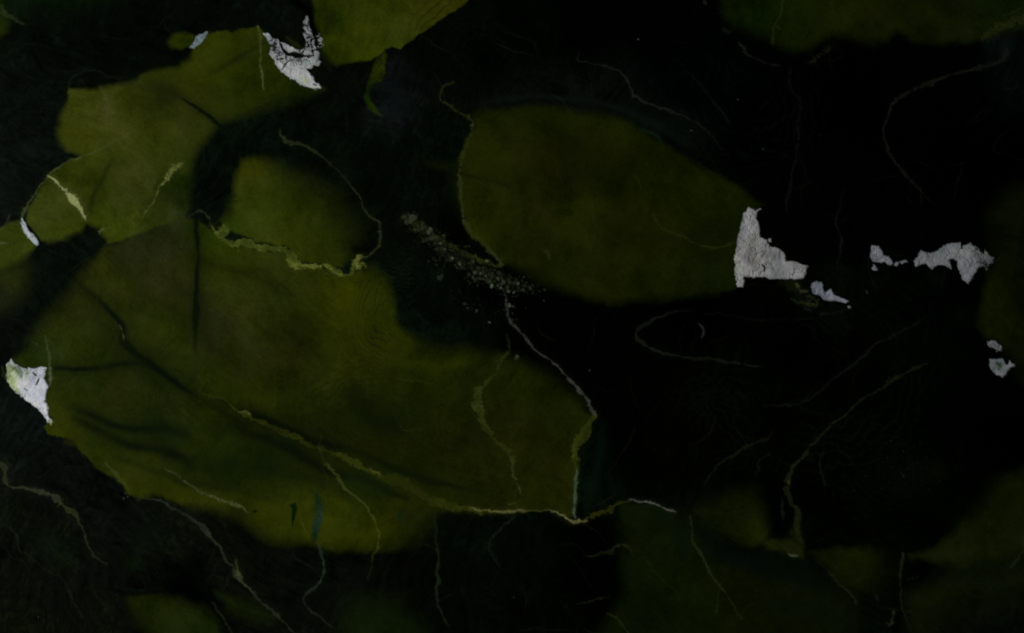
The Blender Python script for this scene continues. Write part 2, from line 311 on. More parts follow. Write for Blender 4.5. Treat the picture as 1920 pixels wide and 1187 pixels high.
DK = (5, 12, 5)  # dark of the creases, their shading painted as stone colour
crease([(368,404,7,.9),(369,440,6,.9),(369,500,5,.95),(368,560,5,.95),(367,610,6,.8),(366,665,4,.2)], DK, wide=True)
crease([(150,535,6,.3),(180,555,7,.6),(210,585,6,.8),(226,610,6,.9),(230,640,8,1),(262,668,7,.95),(300,694,8,.9),(330,716,7,.9),(358,737,6,.6),(380,750,5,.2)], DK, wide=True)
crease([(95,690,6,.6),(150,691,6,.8),(200,688,7,.7),(250,682,8,.6),(280,680,8,.4)], (7,15,6), wide=True)
crease([(115,762,7,.3),(160,775,9,.7),(200,792,9,.8),(250,805,9,.8),(310,805,10,.7),(350,812,12,.5)], (9,18,7), wide=True)
crease([(340,183,3,.5),(365,198,3,.9),(390,215,3,.9),(412,236,5,.8)], DK, wide=True)
crease([(393,136,5,.3),(440,112,6,.6),(488,86,5,.4)], (18,24,4), wide=True)
crease([(250,160,12,.3),(300,170,14,.6),(330,180,12,.6),(300,190,12,.5),(282,200,8,.3)], (20,24,7), wide=True)
crease([(210,300,4,.3),(190,340,5,.6),(175,370,5,.7),(165,395,5,.5)], (18,25,7), wide=True)
crease([(350,880,10,.4),(400,880,16,.7),(440,870,18,.7),(520,880,18,.6),(580,900,16,.5),(640,915,14,.3)], (14,23,5), .8, wide=True)
crease([(470,830,8,.3),(430,810,10,.4),(400,800,10,.4)], (20,26,4), wide=True)
crease([(560,820,9,.2),(620,840,8,.5),(680,850,8,.5),(740,880,9,.8),(800,900,7,.8),(860,915,5,.7),(930,922,4,.4)], (12,19,4), wide=True)
crease([(480,776,5,.4),(520,800,6,.6),(560,815,6,.6),(600,832,5,.5)], (12,20,4), wide=True)
crease([(540,935,5,.2),(490,915,4,.4),(460,900,4,.2)], (20,27,3), wide=True)
crease([(395,500,4,.2),(450,510,4,.5),(500,506,4,.3)], (22,27,4), wide=True)
crease([(860,325,3,.7),(900,335,4,.5),(950,345,7,.4)], (15,18,4), wide=True)
crease([(1200,420,10,.3),(1150,435,12,.5),(1240,445,9,.5),(1300,455,8,.4)], (16,18,2), wide=True)
crease([(1010,480,8,.5),(1030,500,12,.5),(1000,512,10,.4)], (14,18,2), wide=True)
crease([(1040,250,10,.4),(1080,270,14,.6),(1060,290,12,.4)], (15,17,2), wide=True)
crease([(1150,310,14,.5),(1180,290,12,.5),(1130,330,10,.4)], (16,18,2), wide=True)
crease([(640,545,16,.3),(660,580,20,.4),(670,620,22,.4),(690,660,18,.3)], (44,47,2))
crease([(960,250,30,.2),(1030,420,20,.4),(1080,410,18,.4)], (34,36,5))
crease([(400,745,6,.4),(440,765,8,.6),(480,780,10,.8),(540,806,9,.8),(590,825,7,.7),(640,842,7,.6)], (6,11,3), .9, 5, wide=True)
crease([(430,800,8,.5),(500,825,10,.7),(560,850,12,.8),(620,885,12,.7),(690,905,12,.7),(760,935,8,.5)], (9,15,4), .85, 6, wide=True)
crease([(140,790,8,.5),(190,812,10,.6),(240,835,12,.6),(300,845,14,.6),(360,865,14,.6)], (8,14,5), .85, 6, wide=True)
crease([(880,690,8,.3),(870,740,10,.5),(880,780,10,.5),(910,830,10,.5),(935,880,8,.4)], (15,20,4), .7, 6, wide=True)
crease([(660,740,20,.4),(690,780,26,.6),(740,800,24,.5)], (9,15,3), .75, 8, wide=True)
crease([(430,500,4,.5),(560,560,12,.3)], (18,23,4), .5, 8, wide=True)
crease([(545,600,20,.5),(560,640,24,.5),(600,660,18,.3)], (15,20,5), .6, 8)
crease([(380,480,8,.3),(378,560,10,.4),(385,640,12,.4),(430,680,12,.3)], (17,22,6), .6, 8, wide=True)
crease([(250,560,12,.5),(270,590,14,.5),(330,600,12,.4)], (16,24,6), .6, 8)
crease([(1180,330,16,.4),(1180,370,14,.4),(1140,380,12,.3)], (15,19,2), .6, 8)
crease([(480,460,3,.3),(520,380,20,.5),(500,330,16,.4)], (44,51,9), .6, 8)
crease([(120,830,6,.6),(160,840,8,.8),(210,870,8,.7),(250,905,9,.8),(330,925,10,.7),(400,925,10,.6)], (38,42,4), .7, 6)
crease([(480,950,16,.6),(560,975,20,.8),(640,1005,16,.8),(710,1005,12,.7)], (42,47,4), .8, 6)
crease([(440,735,14,.5),(500,745,14,.6),(560,735,12,.4)], (34,40,4), .7, 6)
crease([(385,752,8,.6),(440,790,9,.6),(470,800,8,.3)], (8,13,3), .8, 6, wide=True)
crease([(210,860,5,.3),(280,880,8,.5),(350,905,9,.6),(430,915,9,.5),(520,940,8,.3)], (15,22,4), .7, 6, wide=True)
crease([(180,600,7,.3),(240,650,8,.4),(300,720,8,.4),(330,770,8,.3)], (14,21,5), .6, 8, wide=True)
crease([(1005,700,10,.3),(1010,800,16,.5),(1050,850,14,.4)], (15,19,3), .7, 8)
crease([(655,560,14,.5),(665,620,14,.6),(700,665,14,.5),(780,680,12,.4),(870,680,12,.4)], (42,46,2), .7, 6)
# pale teal films in the dark stone
crease([(735,160,24,.6),(748,188,26,.9),(740,212,18,.5)], (11,18,22), .75, 8)
crease([(745,220,6,.4),(755,232,5,.6)], (18,24,36), .8, 3)
crease([(890,205,10,.3),(940,186,9,.8),(1000,182,7,.9),(1060,183,8,.9),(1120,194,9,.8),(1180,212,12,.9),(1240,240,14,.7),(1290,268,14,.4)], (9,17,15), .8, 5)
crease([(1200,245,5,.5),(1225,250,5,.8),(1238,262,5,.6)], (14,26,14), .9)
crease([(1885,85,16,.8),(1880,105,9,.6)], (9,17,18), .9, 6)
crease([(345,770,3,.2),(352,778,3,.2)], (60,60,20))
crease([(1130,800,12,.5),(1120,870,14,.8),(1105,940,12,.9),(1100,965,8,.5)], (4,14,7), .9)
crease([(755,960,5,.7),(750,975,8,.8),(762,985,5,.4)], (14,30,13), .75, 4)
crease([(660,900,14,.5),(690,915,18,.6),(720,925,10,.4)], (20,32,10), .7)
crease([(330,1100,14,.7),(380,1120,12,.9),(350,1110,18,.8),(420,1135,6,.5)], (0,1,1), .9)
crease([(190,1105,4,.5),(260,1112,5,.8),(320,1108,6,.8)], (1,3,2), .8)
crease([(100,912,6,.4),(120,922,7,.7),(140,942,6,.7),(155,970,5,.4)], (1,4,4), .9, 3)
crease([(620,1035,4,.5),(623,1060,5,.8),(622,1085,4,.5)], (1,3,2), .9)
crease([(560,5,10,.9),(575,18,9,1),(583,40,6,1),(590,58,5,.9),(592,75,3,.6)], (0,0,0), 1, 3)
crease([(540,-30,14,.9),(550,0,12,.9),(562,10,8,.8)], (0,0,0), 1, 3)
crease([(1388,548,7,.9),(1388,530,5,.7),(1410,532,6,.9),(1450,532,6,.9),(1490,535,5,.7)], (0,0,0), 1, 3)
crease([(1720,1050,9,.8),(1735,1060,10,.9),(1750,1062,8,.6)], (0,0,0), 1, 3)
crease([(1450,930,10,.7),(1460,960,10,.9),(1465,1000,10,.9),(1485,1008,6,.6)], (0,1,3), .9, 4)
crease([(160,420,5,.6),(140,445,8,.6),(115,465,8,.4)], (4,10,5), .7)
for (bx, by, r, c) in [(270,1000,30,(9,18,11)),(90,1020,26,(13,22,12)),(250,1050,16,(10,22,6)),(120,1050,18,(12,22,6)),(640,310,20,(7,14,6)),(760,590,16,(5,12,5)),(1500,550,14,(7,14,6)),(1700,900,70,(3,7,1)),(1750,880,20,(8,10,2)),(1800,590,30,(2,6,3)),(1760,520,20,(3,9,5))]:
    crease([(bx-r*.5,by-r*.2,r,.5),(bx,by,r,.9),(bx+r*.5,by+r*.3,r,.5)], c, .8, 8)

crease([(1296,985,10,.5),(1340,1020,16,.8),(1400,1055,20,.9),(1480,1075,22,.8),(1560,1105,16,.6)], (3,9,5), .85, 8)
crease([(1240,960,20,.5),(1270,1000,18,.7),(1290,1040,14,.4)], (6,14,6), .8, 8)
crease([(1440,1130,24,.4),(1560,1150,30,.5)], (5,11,4), .8, 8)
crease([(538,72,4,.7),(552,82,6,.9),(562,90,5,.7)], (26,30,5), .9, 3)
crease([(606,100,6,.5),(612,115,8,.7),(616,130,6,.4)], (16,22,4), .8, 4)
crease([(612,20,10,.6),(615,40,12,.7),(610,60,10,.4)], (14,20,5), .8, 6)
crease([(700,115,5,.6),(707,120,4,.7)], (8,12,3), .8, 3)
crease([(700,165,6,.4),(690,185,6,.3)], (8,22,6), .6, 3)
# swirling growth bands at the edge of the big field and in the centre lens
def swirl(cx, cy, r0, r1, k, asp, rot, a0, a1, color, strength, period):
    sl = window([(cx - r1*asp, cy - r1*asp), (cx + r1*asp, cy + r1*asp)], 20)
    dx, dy = X[sl] - cx, Y[sl] - cy
    c, s = math.cos(rot), math.sin(rot)
    u, v = (dx*c + dy*s) / asp, -dx*s + dy*c
    r = np.sqrt(u*u + v*v) + 9 * N_mid[sl]
    th = np.arctan2(dy, dx)
    m = smooth((r - r0) / 20) * smooth((r1 - r) / 30) * smooth(N_big[sl] * 1.2 + .6)
    dth = np.abs((th - (a0 + a1) / 2 + math.pi) % (2 * math.pi) - math.pi)
    m = m * smooth(((a1 - a0) / 2 - dth) * 2.5)
    line = np.maximum(np.sin(r / period * 2 * math.pi + 2 * N_mid[sl]), 0) ** 3
    al = (m * line * strength * (.6 if color[0] > 16 else 1.2))[..., None]
    COL[sl] = COL[sl] * (1 - al) + rgb_of(color) * al
swirl(760, 600, 10, 110, 1, 1.2, .9, -3.2, 3.2, (15,24,13), .6, 9)
swirl(652,590,30,130, 1, 1.3, 1.1, -.9, 1.3, (18,23,5), .45, 10)
swirl(1300, 360, 10, 80, 1, 1.1, .3, -3.2, 3.2, (21,26,6), .35, 11)
swirl(1165, 300, 8, 80, 1, 1.1, 1.3, -3.2, 3.2, (27,30,4), .3, 12)
swirl(700, 780, 10, 120, 1, 1.4, .2, -3.2, 3.2, (14,20,4), .35, 10)
swirl(960, 1040, 10, 90, 1, 1.3, 1.2, 1.5, 4.8, (6,13,7), .5, 9)
swirl(790, 1080, 20, 130, 1, .7, 1.5, -3.2, 3.2, (2,6,3), .5, 14)
swirl(1660, 880, 30, 130, 1, 1.2, .5, -3.2, 3.2, (5,8,3), .35, 12)
swirl(1500,700,10,200,1,1.3,.5,-3.2,3.2,(5,9,4), .5, 18)
swirl(1350,820,10,150,1,1.2,2.2,-3.2,3.2,(6,9,4), .45, 13)
swirl(1650,650,10,140,1,1.5,1.9,-3.2,3.2,(4,7,4), .45, 15)
swirl(1400,180,10,150,1,1.4,1.0,-3.2,3.2,(4,8,6), .4, 14)
swirl(60, 1090, 10, 110, 1, 1.3, .7, -3.2, 3.2, (4,9,6), .5, 14)
swirl(900, 100, 10, 150, 1, 1.4, -.5, -3.2, 3.2, (5,9,5), .4, 15)

# ---------------------------------------------------------------- veins
def vein(pts, color, alpha=0.9, warp=3.5, wsm=2.3, broken=0.45, name='vein', label=None, mott=0.6, edge=1.7, hgt=0.12, own=True, pid=None, c2=None):
    """pts: (x, y, width, alpha)"""
    pts = [p if len(p) == 4 else (p[0], p[1], p[2] if len(p) > 2 else 2.5, 1.0) for p in pts]
    P = smooth_line(pts, 4)
    sl = window(P, max(p[2] for p in P) + 16)
    d, (w, a), _ = polyfield(P, sl, warp, wsm, closed=False, dv=2)
    hw = np.maximum(w * 0.5 * (1 + 0.75 * N_fin[sl] + .35 * N_gr[sl] + .3 * N_mid[sl]), 0.35)
    m = smooth((hw - d) / (2 * edge) + 0.5)
    halo = .08 * np.exp(-(d / (w * .9 + 2.5)) ** 2) * (1 - m)
    al = (m + halo) * np.clip(a, 0, 1) * alpha * (1 - broken * smooth(0.5 + 1.3 * N_fin[sl] + .5 * N_gr[sl])) * (1 - .35 * smooth(.2 + 1.2 * N_mid[sl]))
    c = rgb_of(color) * np.ones(px3(sl), np.float32)
    if c2 is not None:
        t = smooth(.5 + .9 * N_mid[sl])[..., None]
        c = c * (1 - t) + rgb_of(c2) * t
    c = c * (1 + mott * (0.6 * N_gr[sl] + 0.6 * N_fin[sl]))[..., None]
    COL[sl] = COL[sl] * (1 - al[..., None]) + np.maximum(c, 0) * al[..., None]
    HGT[sl] += .7 * hgt * m
    if own:
        k = pid or add_part(name, label)
        ID[sl] = np.where((d < np.maximum(hw, 1.3)) & (np.clip(a, 0, 1) > .05), k, ID[sl])
        return k
def px3(sl):
    return X[sl].shape + (1,)

# knotted green vein
G1, G1b = (84, 90, 38), (66, 76, 24)
k = vein([(250,440,1.5,.4),(275,424,2,.5),(300,408,2,.5),(330,402,6,.4),(348,410,5,.5),(365,400,3,.7),(381,397,3,.9),(391,408,2.5,.8),(396,422,3,.9)], (42,48,30), broken=.3, label='knotted yellow green vein winding round the olive lens', name='green_vein')
vein([(396,422,3,1),(406,436,7,1),(422,450,7,1),(440,458,9,1),(468,457,13,1),(486,462,11,1),(511,463,8,1),(530,464,8,1),(541,475,13,1),(551,487,14,1),(558,499,11,1),(575,499,7,1),(592,499,7,1),(612,498,7,1),(626,505,8,1),(634,512,8,1),(644,514,3,.8),(655,513,5,1),(664,503,14,1),(666,493,13,1),(677,485,8,1)], G1, .95, c2=G1b, pid=k, broken=.2, mott=.6, hgt=.25)
vein([(677,485,6,1),(699,477,5,.9),(708,466,5,.9),(710,451,5,.9),(713,433,5,.9),(709,419,4,.9),(695,408,3,.9),(685,394,3,.8),(676,372,2.5,.8),(655,345,2,.7),(635,322,2.5,.7),(612,300,3,.7),(590,284,3,.8),(565,272,4,.8),(545,268,6,.9),(534,262,8,.9),(528,255,4,.8),(526,246,3,.6)], (45,52,30), .8, pid=k, c2=(38,44,28))
vein([(555,499,6,1),(546,498,7,.9),(548,493,3,.8)], G1, .9, pid=k)
vein([(672,500,8,1),(684,498,4,.9),(688,501,2,.8)], G1, .8, pid=k)
vein([(607,513,3,.8),(622,511,3,.8),(630,514,4,1)], (40,45,22), .8, pid=k)
vein([(412,432,12,1),(424,430,14,1),(420,440,8,1)], (66,76,26), .9, pid=k, mott=.9)
vein([(424,446,2,1),(434,452,3,1),(440,455,2,1)], (6,12,5), .9, own=False)

# long pale green vein down the left side of the centre lens, folding back into a crusty tongue
k = vein([(853,155,3,.5),(837,160,3,.6),(828,173,3,.7),(827,187,3,.8),(847,200,4,.8),(867,217,5,.8),(882,227,7,.9),(883,247,7,.9),(870,280,7,.9),(860,307,7,.9),(862,350,6,.9),(868,387,7,.9),(871,413,7,1),(887,439,8,1),(907,459,9,1),(925,477,9,1),(938,491,8,1)], (46,52,28), .85, label='pale green vein down the left side of the centre lens', name='green_vein', c2=(40,46,16))
vein([(938,493,8,1),(928,499,7,1),(910,493,8,1),(887,483,8,1),(867,473,7,1),(848,461,5,.9),(825,452,8,.8),(808,437,8,.8),(795,425,9,.8),(780,420,12,.6),(768,409,10,.5)], (46,54,16), .85, pid=k, c2=(38,46,20), mott=.8, broken=.5)
vein([(938,540,2.5,.6),(947,560,3,.7),(951,586,3.5,.8),(960,609,3.5,.9),(977,626,3.5,.9),(1000,653,3,.9),(1034,679,3.5,1),(1067,710,4,1),(1097,743,4,1),(1110,764,5,1),(1116,779,6,1)], (54,55,50), .8, name='pale_vein', label='thin grey vein running down right to the lower olive field', broken=.2)
k = vein([(1116,778,7,1),(1107,792,11,1),(1098,812,14,1),(1083,830,18,1),(1076,848,16,1),(1076,870,11,1),(1078,884,6,1)], (52,58,16), .9, name='green_vein', c2=(44,50,12), label='short green vein closing the right end of the big olive field')
vein([(1078,884,4,.9),(1080,896,5,1),(1078,915,4,.9),(1078,935,5,.9),(1077,955,4,.8),(1079,972,3,.7)], (72,88,72), .8, pid=k, mott=.8)
vein([(950,629,3,.3),(952,659,5,.5),(936,674,5,.6),(931,697,5,.7),(914,716,7,.8),(903,732,11,.9),(895,748,15,1),(897,768,13,1),(906,793,10,1),(927,818,8,1),(948,839,8,1),(960,858,8,1),(963,888,7,.9),(973,911,6,.9),(979,933,5,.9),(970,942,4,.8),(955,945,4,.8)], (50,56,26), .85, name='green_vein', c2=(44,50,16), label='mottled green vein swelling in the middle of the big olive field', mott=.9)
# main lower vein
k = vein([(373,706,2.5,.7),(377,722,2.5,.7),(372,735,3,.3),(407,746,4,.6),(428,756,3,.6),(450,773,6,.9),(480,788,9,.8),(534,812,11,.9),(587,833,6,.9),(620,846,5,.7),(645,857,9,.9),(672,872,11,.9),(710,890,10,.9),(740,900,14,.8),(773,917,12,.9),(813,939,12,.9),(853,950,13,.9),(893,956,11,.9),(927,958,6,.9)], (47,52,12), .85, name='green_vein', c2=(40,44,10), label='long green vein along the foot of the big olive field, with white threads', mott=.4, broken=.2)
vein([(1097,978,5,.9),(1115,966,10,.9),(1138,958,11,.9),(1150,948,7,.9),(1160,942,5,.8),(1183,940,3,.5)], (40,42,10), .9, pid=k)
vein([(880,953,2,.4),(892,955,4,1),(905,957,3,.5),(922,959,3.5,1),(950,959,4,1),(975,958,3.5,1),(995,958,1.5,.4),(1025,958,1.5,.4),(1040,961,4,1),(1055,968,5,1),(1068,978,5,1),(1085,979,5,1),(1100,978,3,.6)], (98,100,60), .85, pid=k, broken=.5, warp=2)
vein([(1180,937,2,.6),(1200,940,2.5,.9),(1225,945,2.5,.9),(1245,952,2.5,.8),(1267,959,2.5,.8)], (88,90,78), .9, pid=k, broken=.3)
vein([(694,876,2.5,1),(700,884,3,1),(708,886,3,1),(714,890,2,.8)], (84,88,44), .8, pid=k)
vein([(445,774,3,.7),(458,772,3,1),(467,777,3,1)], (76,80,40), .8, pid=k)
vein([(437,762,2,.6),(438,772,2,.6)], (60,66,24), .8, pid=k)

# upper left veins
vein([(93,331,3,1),(100,336,5,1),(112,348,7,1),(126,362,9,1),(138,377,9,1),(149,392,7,1),(155,404,5,1),(158,411,2,.8)], (128, 134, 86), .95, name='pale_vein', label='short cream band crossing the upper left olive field', broken=.1, mott=.3, wsm=.8)
vein([(257,238,2,.3),(240,247,3,.7),(215,263,3,.8),(185,279,3,.8),(160,291,3,.8),(130,303,3,.8),(104,319,3,.9),(93,330,3,.8),(80,343,3,.7),(68,360,4,.7),(54,378,4,.8),(44,394,5,.8),(40,410,4,.8)], (58,68,32), .9, name='pale_vein', broken=.25)
vein([(482,52,3,.9),(486,70,3,.7),(487,90,2,.5),(488,110,3,.6),(490,130,3,.9),(493,150,3.5,1),(494,168,3,.8)], (72,78,38), .9, name='pale_vein', broken=.2)
vein([(337,307,5,.9),(328,313,8,1),(318,324,9,1),(310,338,6,1),(302,350,4,.9),(292,368,3,.7),(278,390,2.5,.6),(265,412,2,.4)], (84,88,44), .95, name='green_vein', broken=.2)
vein([(190,166,8,.5),(198,178,7,.7),(202,190,5,.8),(196,200,4,.3)], (66,72,46), .6, name='pale_vein', broken=.6, own=False)
vein([(127,163,3,.6),(130,150,2.5,.6),(145,140,2.5,.5),(160,133,2.5,.6),(187,133,2.5,.5),(205,146,2.5,.4),(245,152,2.5,.4)], (24,32,22), .8, name='pale_vein')
vein([(128,170,4,.8),(132,185,3,.5),(126,205,3,.5),(115,225,2,.3)], (52,60,22), .7, own=False)
vein([(150,152,3,.7),(156,146,3,.7),(158,155,2,.5)], (26,36,24), .7, own=False)
vein([(20,400,2.5,.4),(12,416,3,.6),(2,426,3,.5)], (40,50,30), .8, name='pale_vein')
vein([(18,416,3,.6),(30,419,3.5,.8),(42,420,3,.6)], (46,56,36), .8, own=False)
vein([(-2,458,2,.9),(10,457,3,.9)], (80,90,60), .8, own=False)
vein([(2,10,3,.7),(6,20,7,.9),(20,30,5,.9),(35,38,4,.8),(45,44,2.5,.7)], (44,52,26), .85, name='pale_vein', label='short pale vein in the upper left corner')
vein([(87,630,2,.3),(88,650,3,.8),(90,670,4,.8),(91,700,3,.7),(91,722,3,.6)], (72,84,50), .7, name='pale_vein')
vein([(223,612,2.5,1),(227,622,3,1),(230,634,3,1)], (70,76,46), .8, own=False)
vein([(58,643,2,.7),(64,646,2.5,.8),(72,648,2,.6)], (58,68,34), .6, own=False)
vein([(125,510,2.5,.3),(145,500,2.5,.5),(165,487,2.5,.5),(180,478,2,.3)], (22,34,12), .8, own=False)
vein([(28,602,2.5,.4),(45,604,2.5,.5),(52,620,2.5,.4)], (20,28,18), .8, own=False)
vein([(196,420,8,.9),(205,430,9,.9),(203,442,6,.9)], (50,56,14), .7, own=False, mott=.9)
vein([(188,434,3,1),(192,430,3,1)], (86,92,48), .8, own=False)
vein([(245,408,8,.9),(256,412,8,.9),(262,420,5,.8)], (48,54,14), .6, own=False)
vein([(318,398,2,.6),(345,400,5,.6),(352,392,3,.4)], (40,46,30), .6, own=False)
vein([(212,268,6,.3),(225,268,9,.5),(230,275,7,.4)], (58,62,24), .5, own=False)

# bottom left veins
GR = (46, 54, 44)
vein([(-20,850,3,.8),(0,864,4,.9),(10,878,7,.9),(8,894,6,.9),(18,914,5,.9),(50,918,5,1),(83,925,7,1),(108,936,9,1),(122,953,9,1),(140,968,6,1),(148,982,5,.9),(154,996,4,.8),(166,1027,3,.7),(178,1044,2,.6),(200,1058,1.5,.5)], GR, .85, name='pale_vein', label='grey vein at the lower left edge arching over dark stone', c2=(52,58,34))
vein([(255,938,2,.5),(287,936,3.5,.8),(320,951,3,.7),(345,965,4,.8),(365,979,6,1),(382,991,8,1),(390,1002,8,1),(404,1018,5,1),(417,1031,4,.9),(427,1052,6,.9),(438,1060,5,.8),(445,1075,10,1),(456,1090,4,.9),(467,1098,4,.8),(478,1112,6,.8),(486,1125,3,.9),(510,1149,3.5,.9),(535,1170,3,.8),(560,1195,2,.5)], (58,66,46), .85, name='pale_vein', label='long grey vein through the dark stone below the big olive field', c2=(44,52,38), mott=.6)
vein([(443,1048,3,.7),(446,1062,4,.8),(448,1074,8,1)], (58,68,30), .8, own=False)
vein([(430,1075,3,.5),(428,1095,3,.6),(416,1106,2,.3)], (30,36,26), .8, own=False)
vein([(198,870,3,.7),(214,889,5,.9),(228,902,3,.8),(244,918,3,.8)], (60,66,34), .75, name='pale_vein')
vein([(307,878,2,.4),(330,890,3,.6),(347,901,4,.9),(360,911,3,.8),(377,921,3.5,.9),(390,930,4,.9),(407,935,7,1),(420,940,4,.9),(438,946,6,.9),(452,953,4,.9),(464,960,3,.7)], (72,78,46), .85, name='pale_vein', label='beaded pale vein in the lower strip of the big olive field', mott=.9, broken=.5)
vein([(590,1008,4,.8),(597,1022,4,.8),(603,1040,5,.9),(606,1065,6,1),(602,1086,5,1),(592,1102,4,.9),(573,1115,4,.9),(570,1128,3.5,.8),(580,1143,3,.8),(601,1158,2.5,.7),(621,1175,2,.5)], (36,46,34), .85, name='pale_vein', label='hooked grey green vein hanging below a teal blade')
patch([(597,922),(601,935),(605,950),(605,972),(598,990),(593,1012),(586,1016),(585,990),(590,965),(590,940)], [(597,935,12,28,14),(600,975,30,44,33),(590,1005,10,26,15)], soft=4, warp=2, name='teal_blade', label='upright teal green blade in the lower olive field', amp=1.2)
patch([(554,942),(556,955),(553,975),(550,992),(547,975),(547,955),(542,948),(548,945)], [(550,960,7,20,8)], soft=2, warp=2, name='dark_fleck')
patch([(474,956),(481,954),(482,959),(475,963)], [(478,958,8,16,5)], soft=2, warp=1, own=False)
vein([(562,965,1.5,.5),(568,985,2,.6),(580,1005,2,.6)], (70,74,28), .7, own=False)
vein([(614,869,4,.9),(622,880,4,.9),(633,892,4,.9),(640,904,3.5,.9),(647,914,3,.9),(665,930,2.5,.8),(683,948,3,.9),(694,963,2.5,.9),(703,978,2.5,.8),(710,1003,2.5,.8),(708,1028,2.5,.7),(697,1048,2,.3),(690,1085,2,.2)], (66,72,30), .85, name='pale_vein', label='thin pale vein curving down through the lower olive strip')
vein([(600,812,1.5,.4),(602,850,2,.5),(612,868,2,.6)], (56,58,26), .6, own=False)
vein([(813,958,2.5,.5),(817,1008,3,.6),(822,1045,4,.8),(818,1072,4,.9),(823,1088,5,.9),(815,1110,4,.9),(820,1130,3.5,.8),(829,1152,3,.7),(843,1175,2.5,.6)], (28,38,24), .85, name='pale_vein')
vein([(965,966,3,.6),(952,980,3,.7),(938,993,3,.7),(924,1008,3,.7),(918,1028,3,.7),(925,1043,2.5,.6),(937,1060,2,.4)], (26,36,24), .85, name='pale_vein')
vein([(926,1012,2,.5),(924,1030,2,.5),(936,1052,2,.3)], (20,30,18), .7, own=False)
vein([(10,985,2.5,.5),(24,998,4,.8),(30,1010,4,.7),(36,1030,2.5,.6),(50,1038,3,.6),(83,1065,2.5,.5),(117,1085,2.5,.4),(130,1108,5,.6),(137,1130,4,.6),(155,1160,3,.4)], (28,37,28), .85, name='pale_vein', mott=.9, broken=.6)
vein([(8,1030,2,.4),(22,1045,3,.5),(42,1052,3,.5),(52,1067,3,.5)], (24,34,26), .8, own=False, broken=.6)
vein([(396,1130,2.5,.6),(408,1145,4,.8),(420,1165,4,.8),(434,1190,3,.7)], (30,38,22), .85, name='pale_vein')
vein([(215,1102,3,.5),(240,1106,4,.6),(266,1106,4,.6)], (20,28,22), .8, own=False, broken=.7)
vein([(1095,1043,5,.5),(1110,1044,5,.7),(1128,1040,5,.8),(1146,1037,5,.9),(1158,1024,6,.9),(1172,1021,6,.9),(1183,1028,5,.9),(1188,1040,4,.6)], (26,32,16), .9, name='pale_vein', label='small dull vein on black stone left of the dim green patch')
vein([(1080,1134,2,.5),(1100,1130,4,.7),(1115,1126,4,.8),(1130,1124,4,.7),(1141,1120,2,.6)], (24,29,17), .9, name='pale_vein', mott=.9, broken=.5)
vein([(1137,1150,3,.7),(1152,1154,5,.8),(1166,1166,4,.8),(1180,1182,4,.8)], (30,38,14), .85, name='pale_vein')
vein([(1058,1140,3,.6),(1062,1130,2,.4)], (18,22,14), .8, own=False)
# right side veins
BK = (22, 25, 22)
vein([(1083,98,2,.3),(1083,113,3,.7),(1100,118,2.5,.6),(1120,123,3,.7),(1145,131,3,.8),(1163,140,4,.8),(1177,153,5,.9),(1182,166,6,.9),(1190,180,6,.9),(1205,188,5,.9),(1227,197,4,.9),(1250,205,4,.8),(1267,213,3,.7),(1297,225,3,.7),(1330,250,2.5,.5),(1357,282,2,.3)], (28,31,26), .85, name='pale_vein', label='faint grey vein in black stone above the centre lens')
vein([(1270,110,2,.4),(1290,135,3,.6),(1318,165,3,.8),(1347,200,3.5,.8),(1367,230,3,.6)], (17,20,16), .9, name='pale_vein')
vein([(1483,130,4,.7),(1477,148,4,.8),(1485,172,3.5,.5),(1498,193,4,.6),(1496,250,4,.7),(1491,300,4,.6),(1482,345,4.5,.7),(1474,375,4.5,.7),(1473,400,3,.4)], (17,19,17), .9, name='pale_vein', label='thin upright vein in black stone between two olive patches')
vein([(1887,97,9,.7),(1877,112,6,.8),(1850,123,5,.7),(1820,132,6,.8),(1785,142,6,.7),(1754,152,8,.9),(1720,165,7,.8),(1695,178,6,.8),(1677,193,8,.9),(1667,218,6,.7),(1658,245,5,.7),(1662,270,5,.8),(1680,308,4.5,.8),(1700,335,4,.7),(1727,360,4,.6),(1748,382,3,.4)], (21,23,18), .9, name='pale_vein', label='faint curved vein in the black stone of the upper right')
vein([(1473,-20,5,.9),(1470,0,6,.9),(1468,20,4,.8),(1458,40,3.5,.8),(1453,55,4,.7),(1450,80,5,.7)], (32,38,14), .8, name='pale_vein')
vein([(1460,50,5,.9),(1466,54,4,.7)], (30,36,18), .8, own=False)
vein([(1388,86,6,.8),(1395,92,7,.8),(1405,102,3,.7),(1430,115,3,.6),(1450,122,4,.7),(1462,123,3,.5)], (24,27,22), .85, name='pale_vein', mott=.9)
vein([(1358,58,7,.7),(1368,62,6,.7)], (24,28,22), .7, own=False)
vein([(1505,117,3,.7),(1522,114,8,.8),(1535,103,13,.7),(1550,94,15,.7),(1562,85,13,.7),(1572,95,10,.5)], (24,27,17), .85, name='crusty_vein', mott=1.2, broken=.9)
vein([(1843,72,8,.6),(1858,62,12,.7),(1874,50,15,.9),(1892,46,12,.9),(1908,38,14,.8),(1930,28,16,.8),(1990,0,16,.8)], (37,42,15), .85, name='crusty_vein', mott=1.0, broken=.7, label='crusty olive vein in the upper right corner')
vein([(1880,30,3,.5),(1900,22,4,.6),(1915,16,3,.5)], (34,38,14), .7, own=False, broken=.6)
vein([(1850,75,12,.5),(1870,68,14,.4)], (26,30,20), .6, own=False, broken=.8)
vein([(1582,355,2,.3),(1572,390,3,.6),(1564,412,3,.7),(1572,440,3,.8),(1576,458,3.5,.8),(1573,480,3,.6),(1570,510,2.5,.4)], (20,23,20), .9, name='pale_vein')
vein([(1900,240,3,.3),(1875,260,3,.5),(1865,280,3,.6),(1880,290,3,.4),(1920,298,3,.4)], (15,15,14), .8, name='pale_vein')
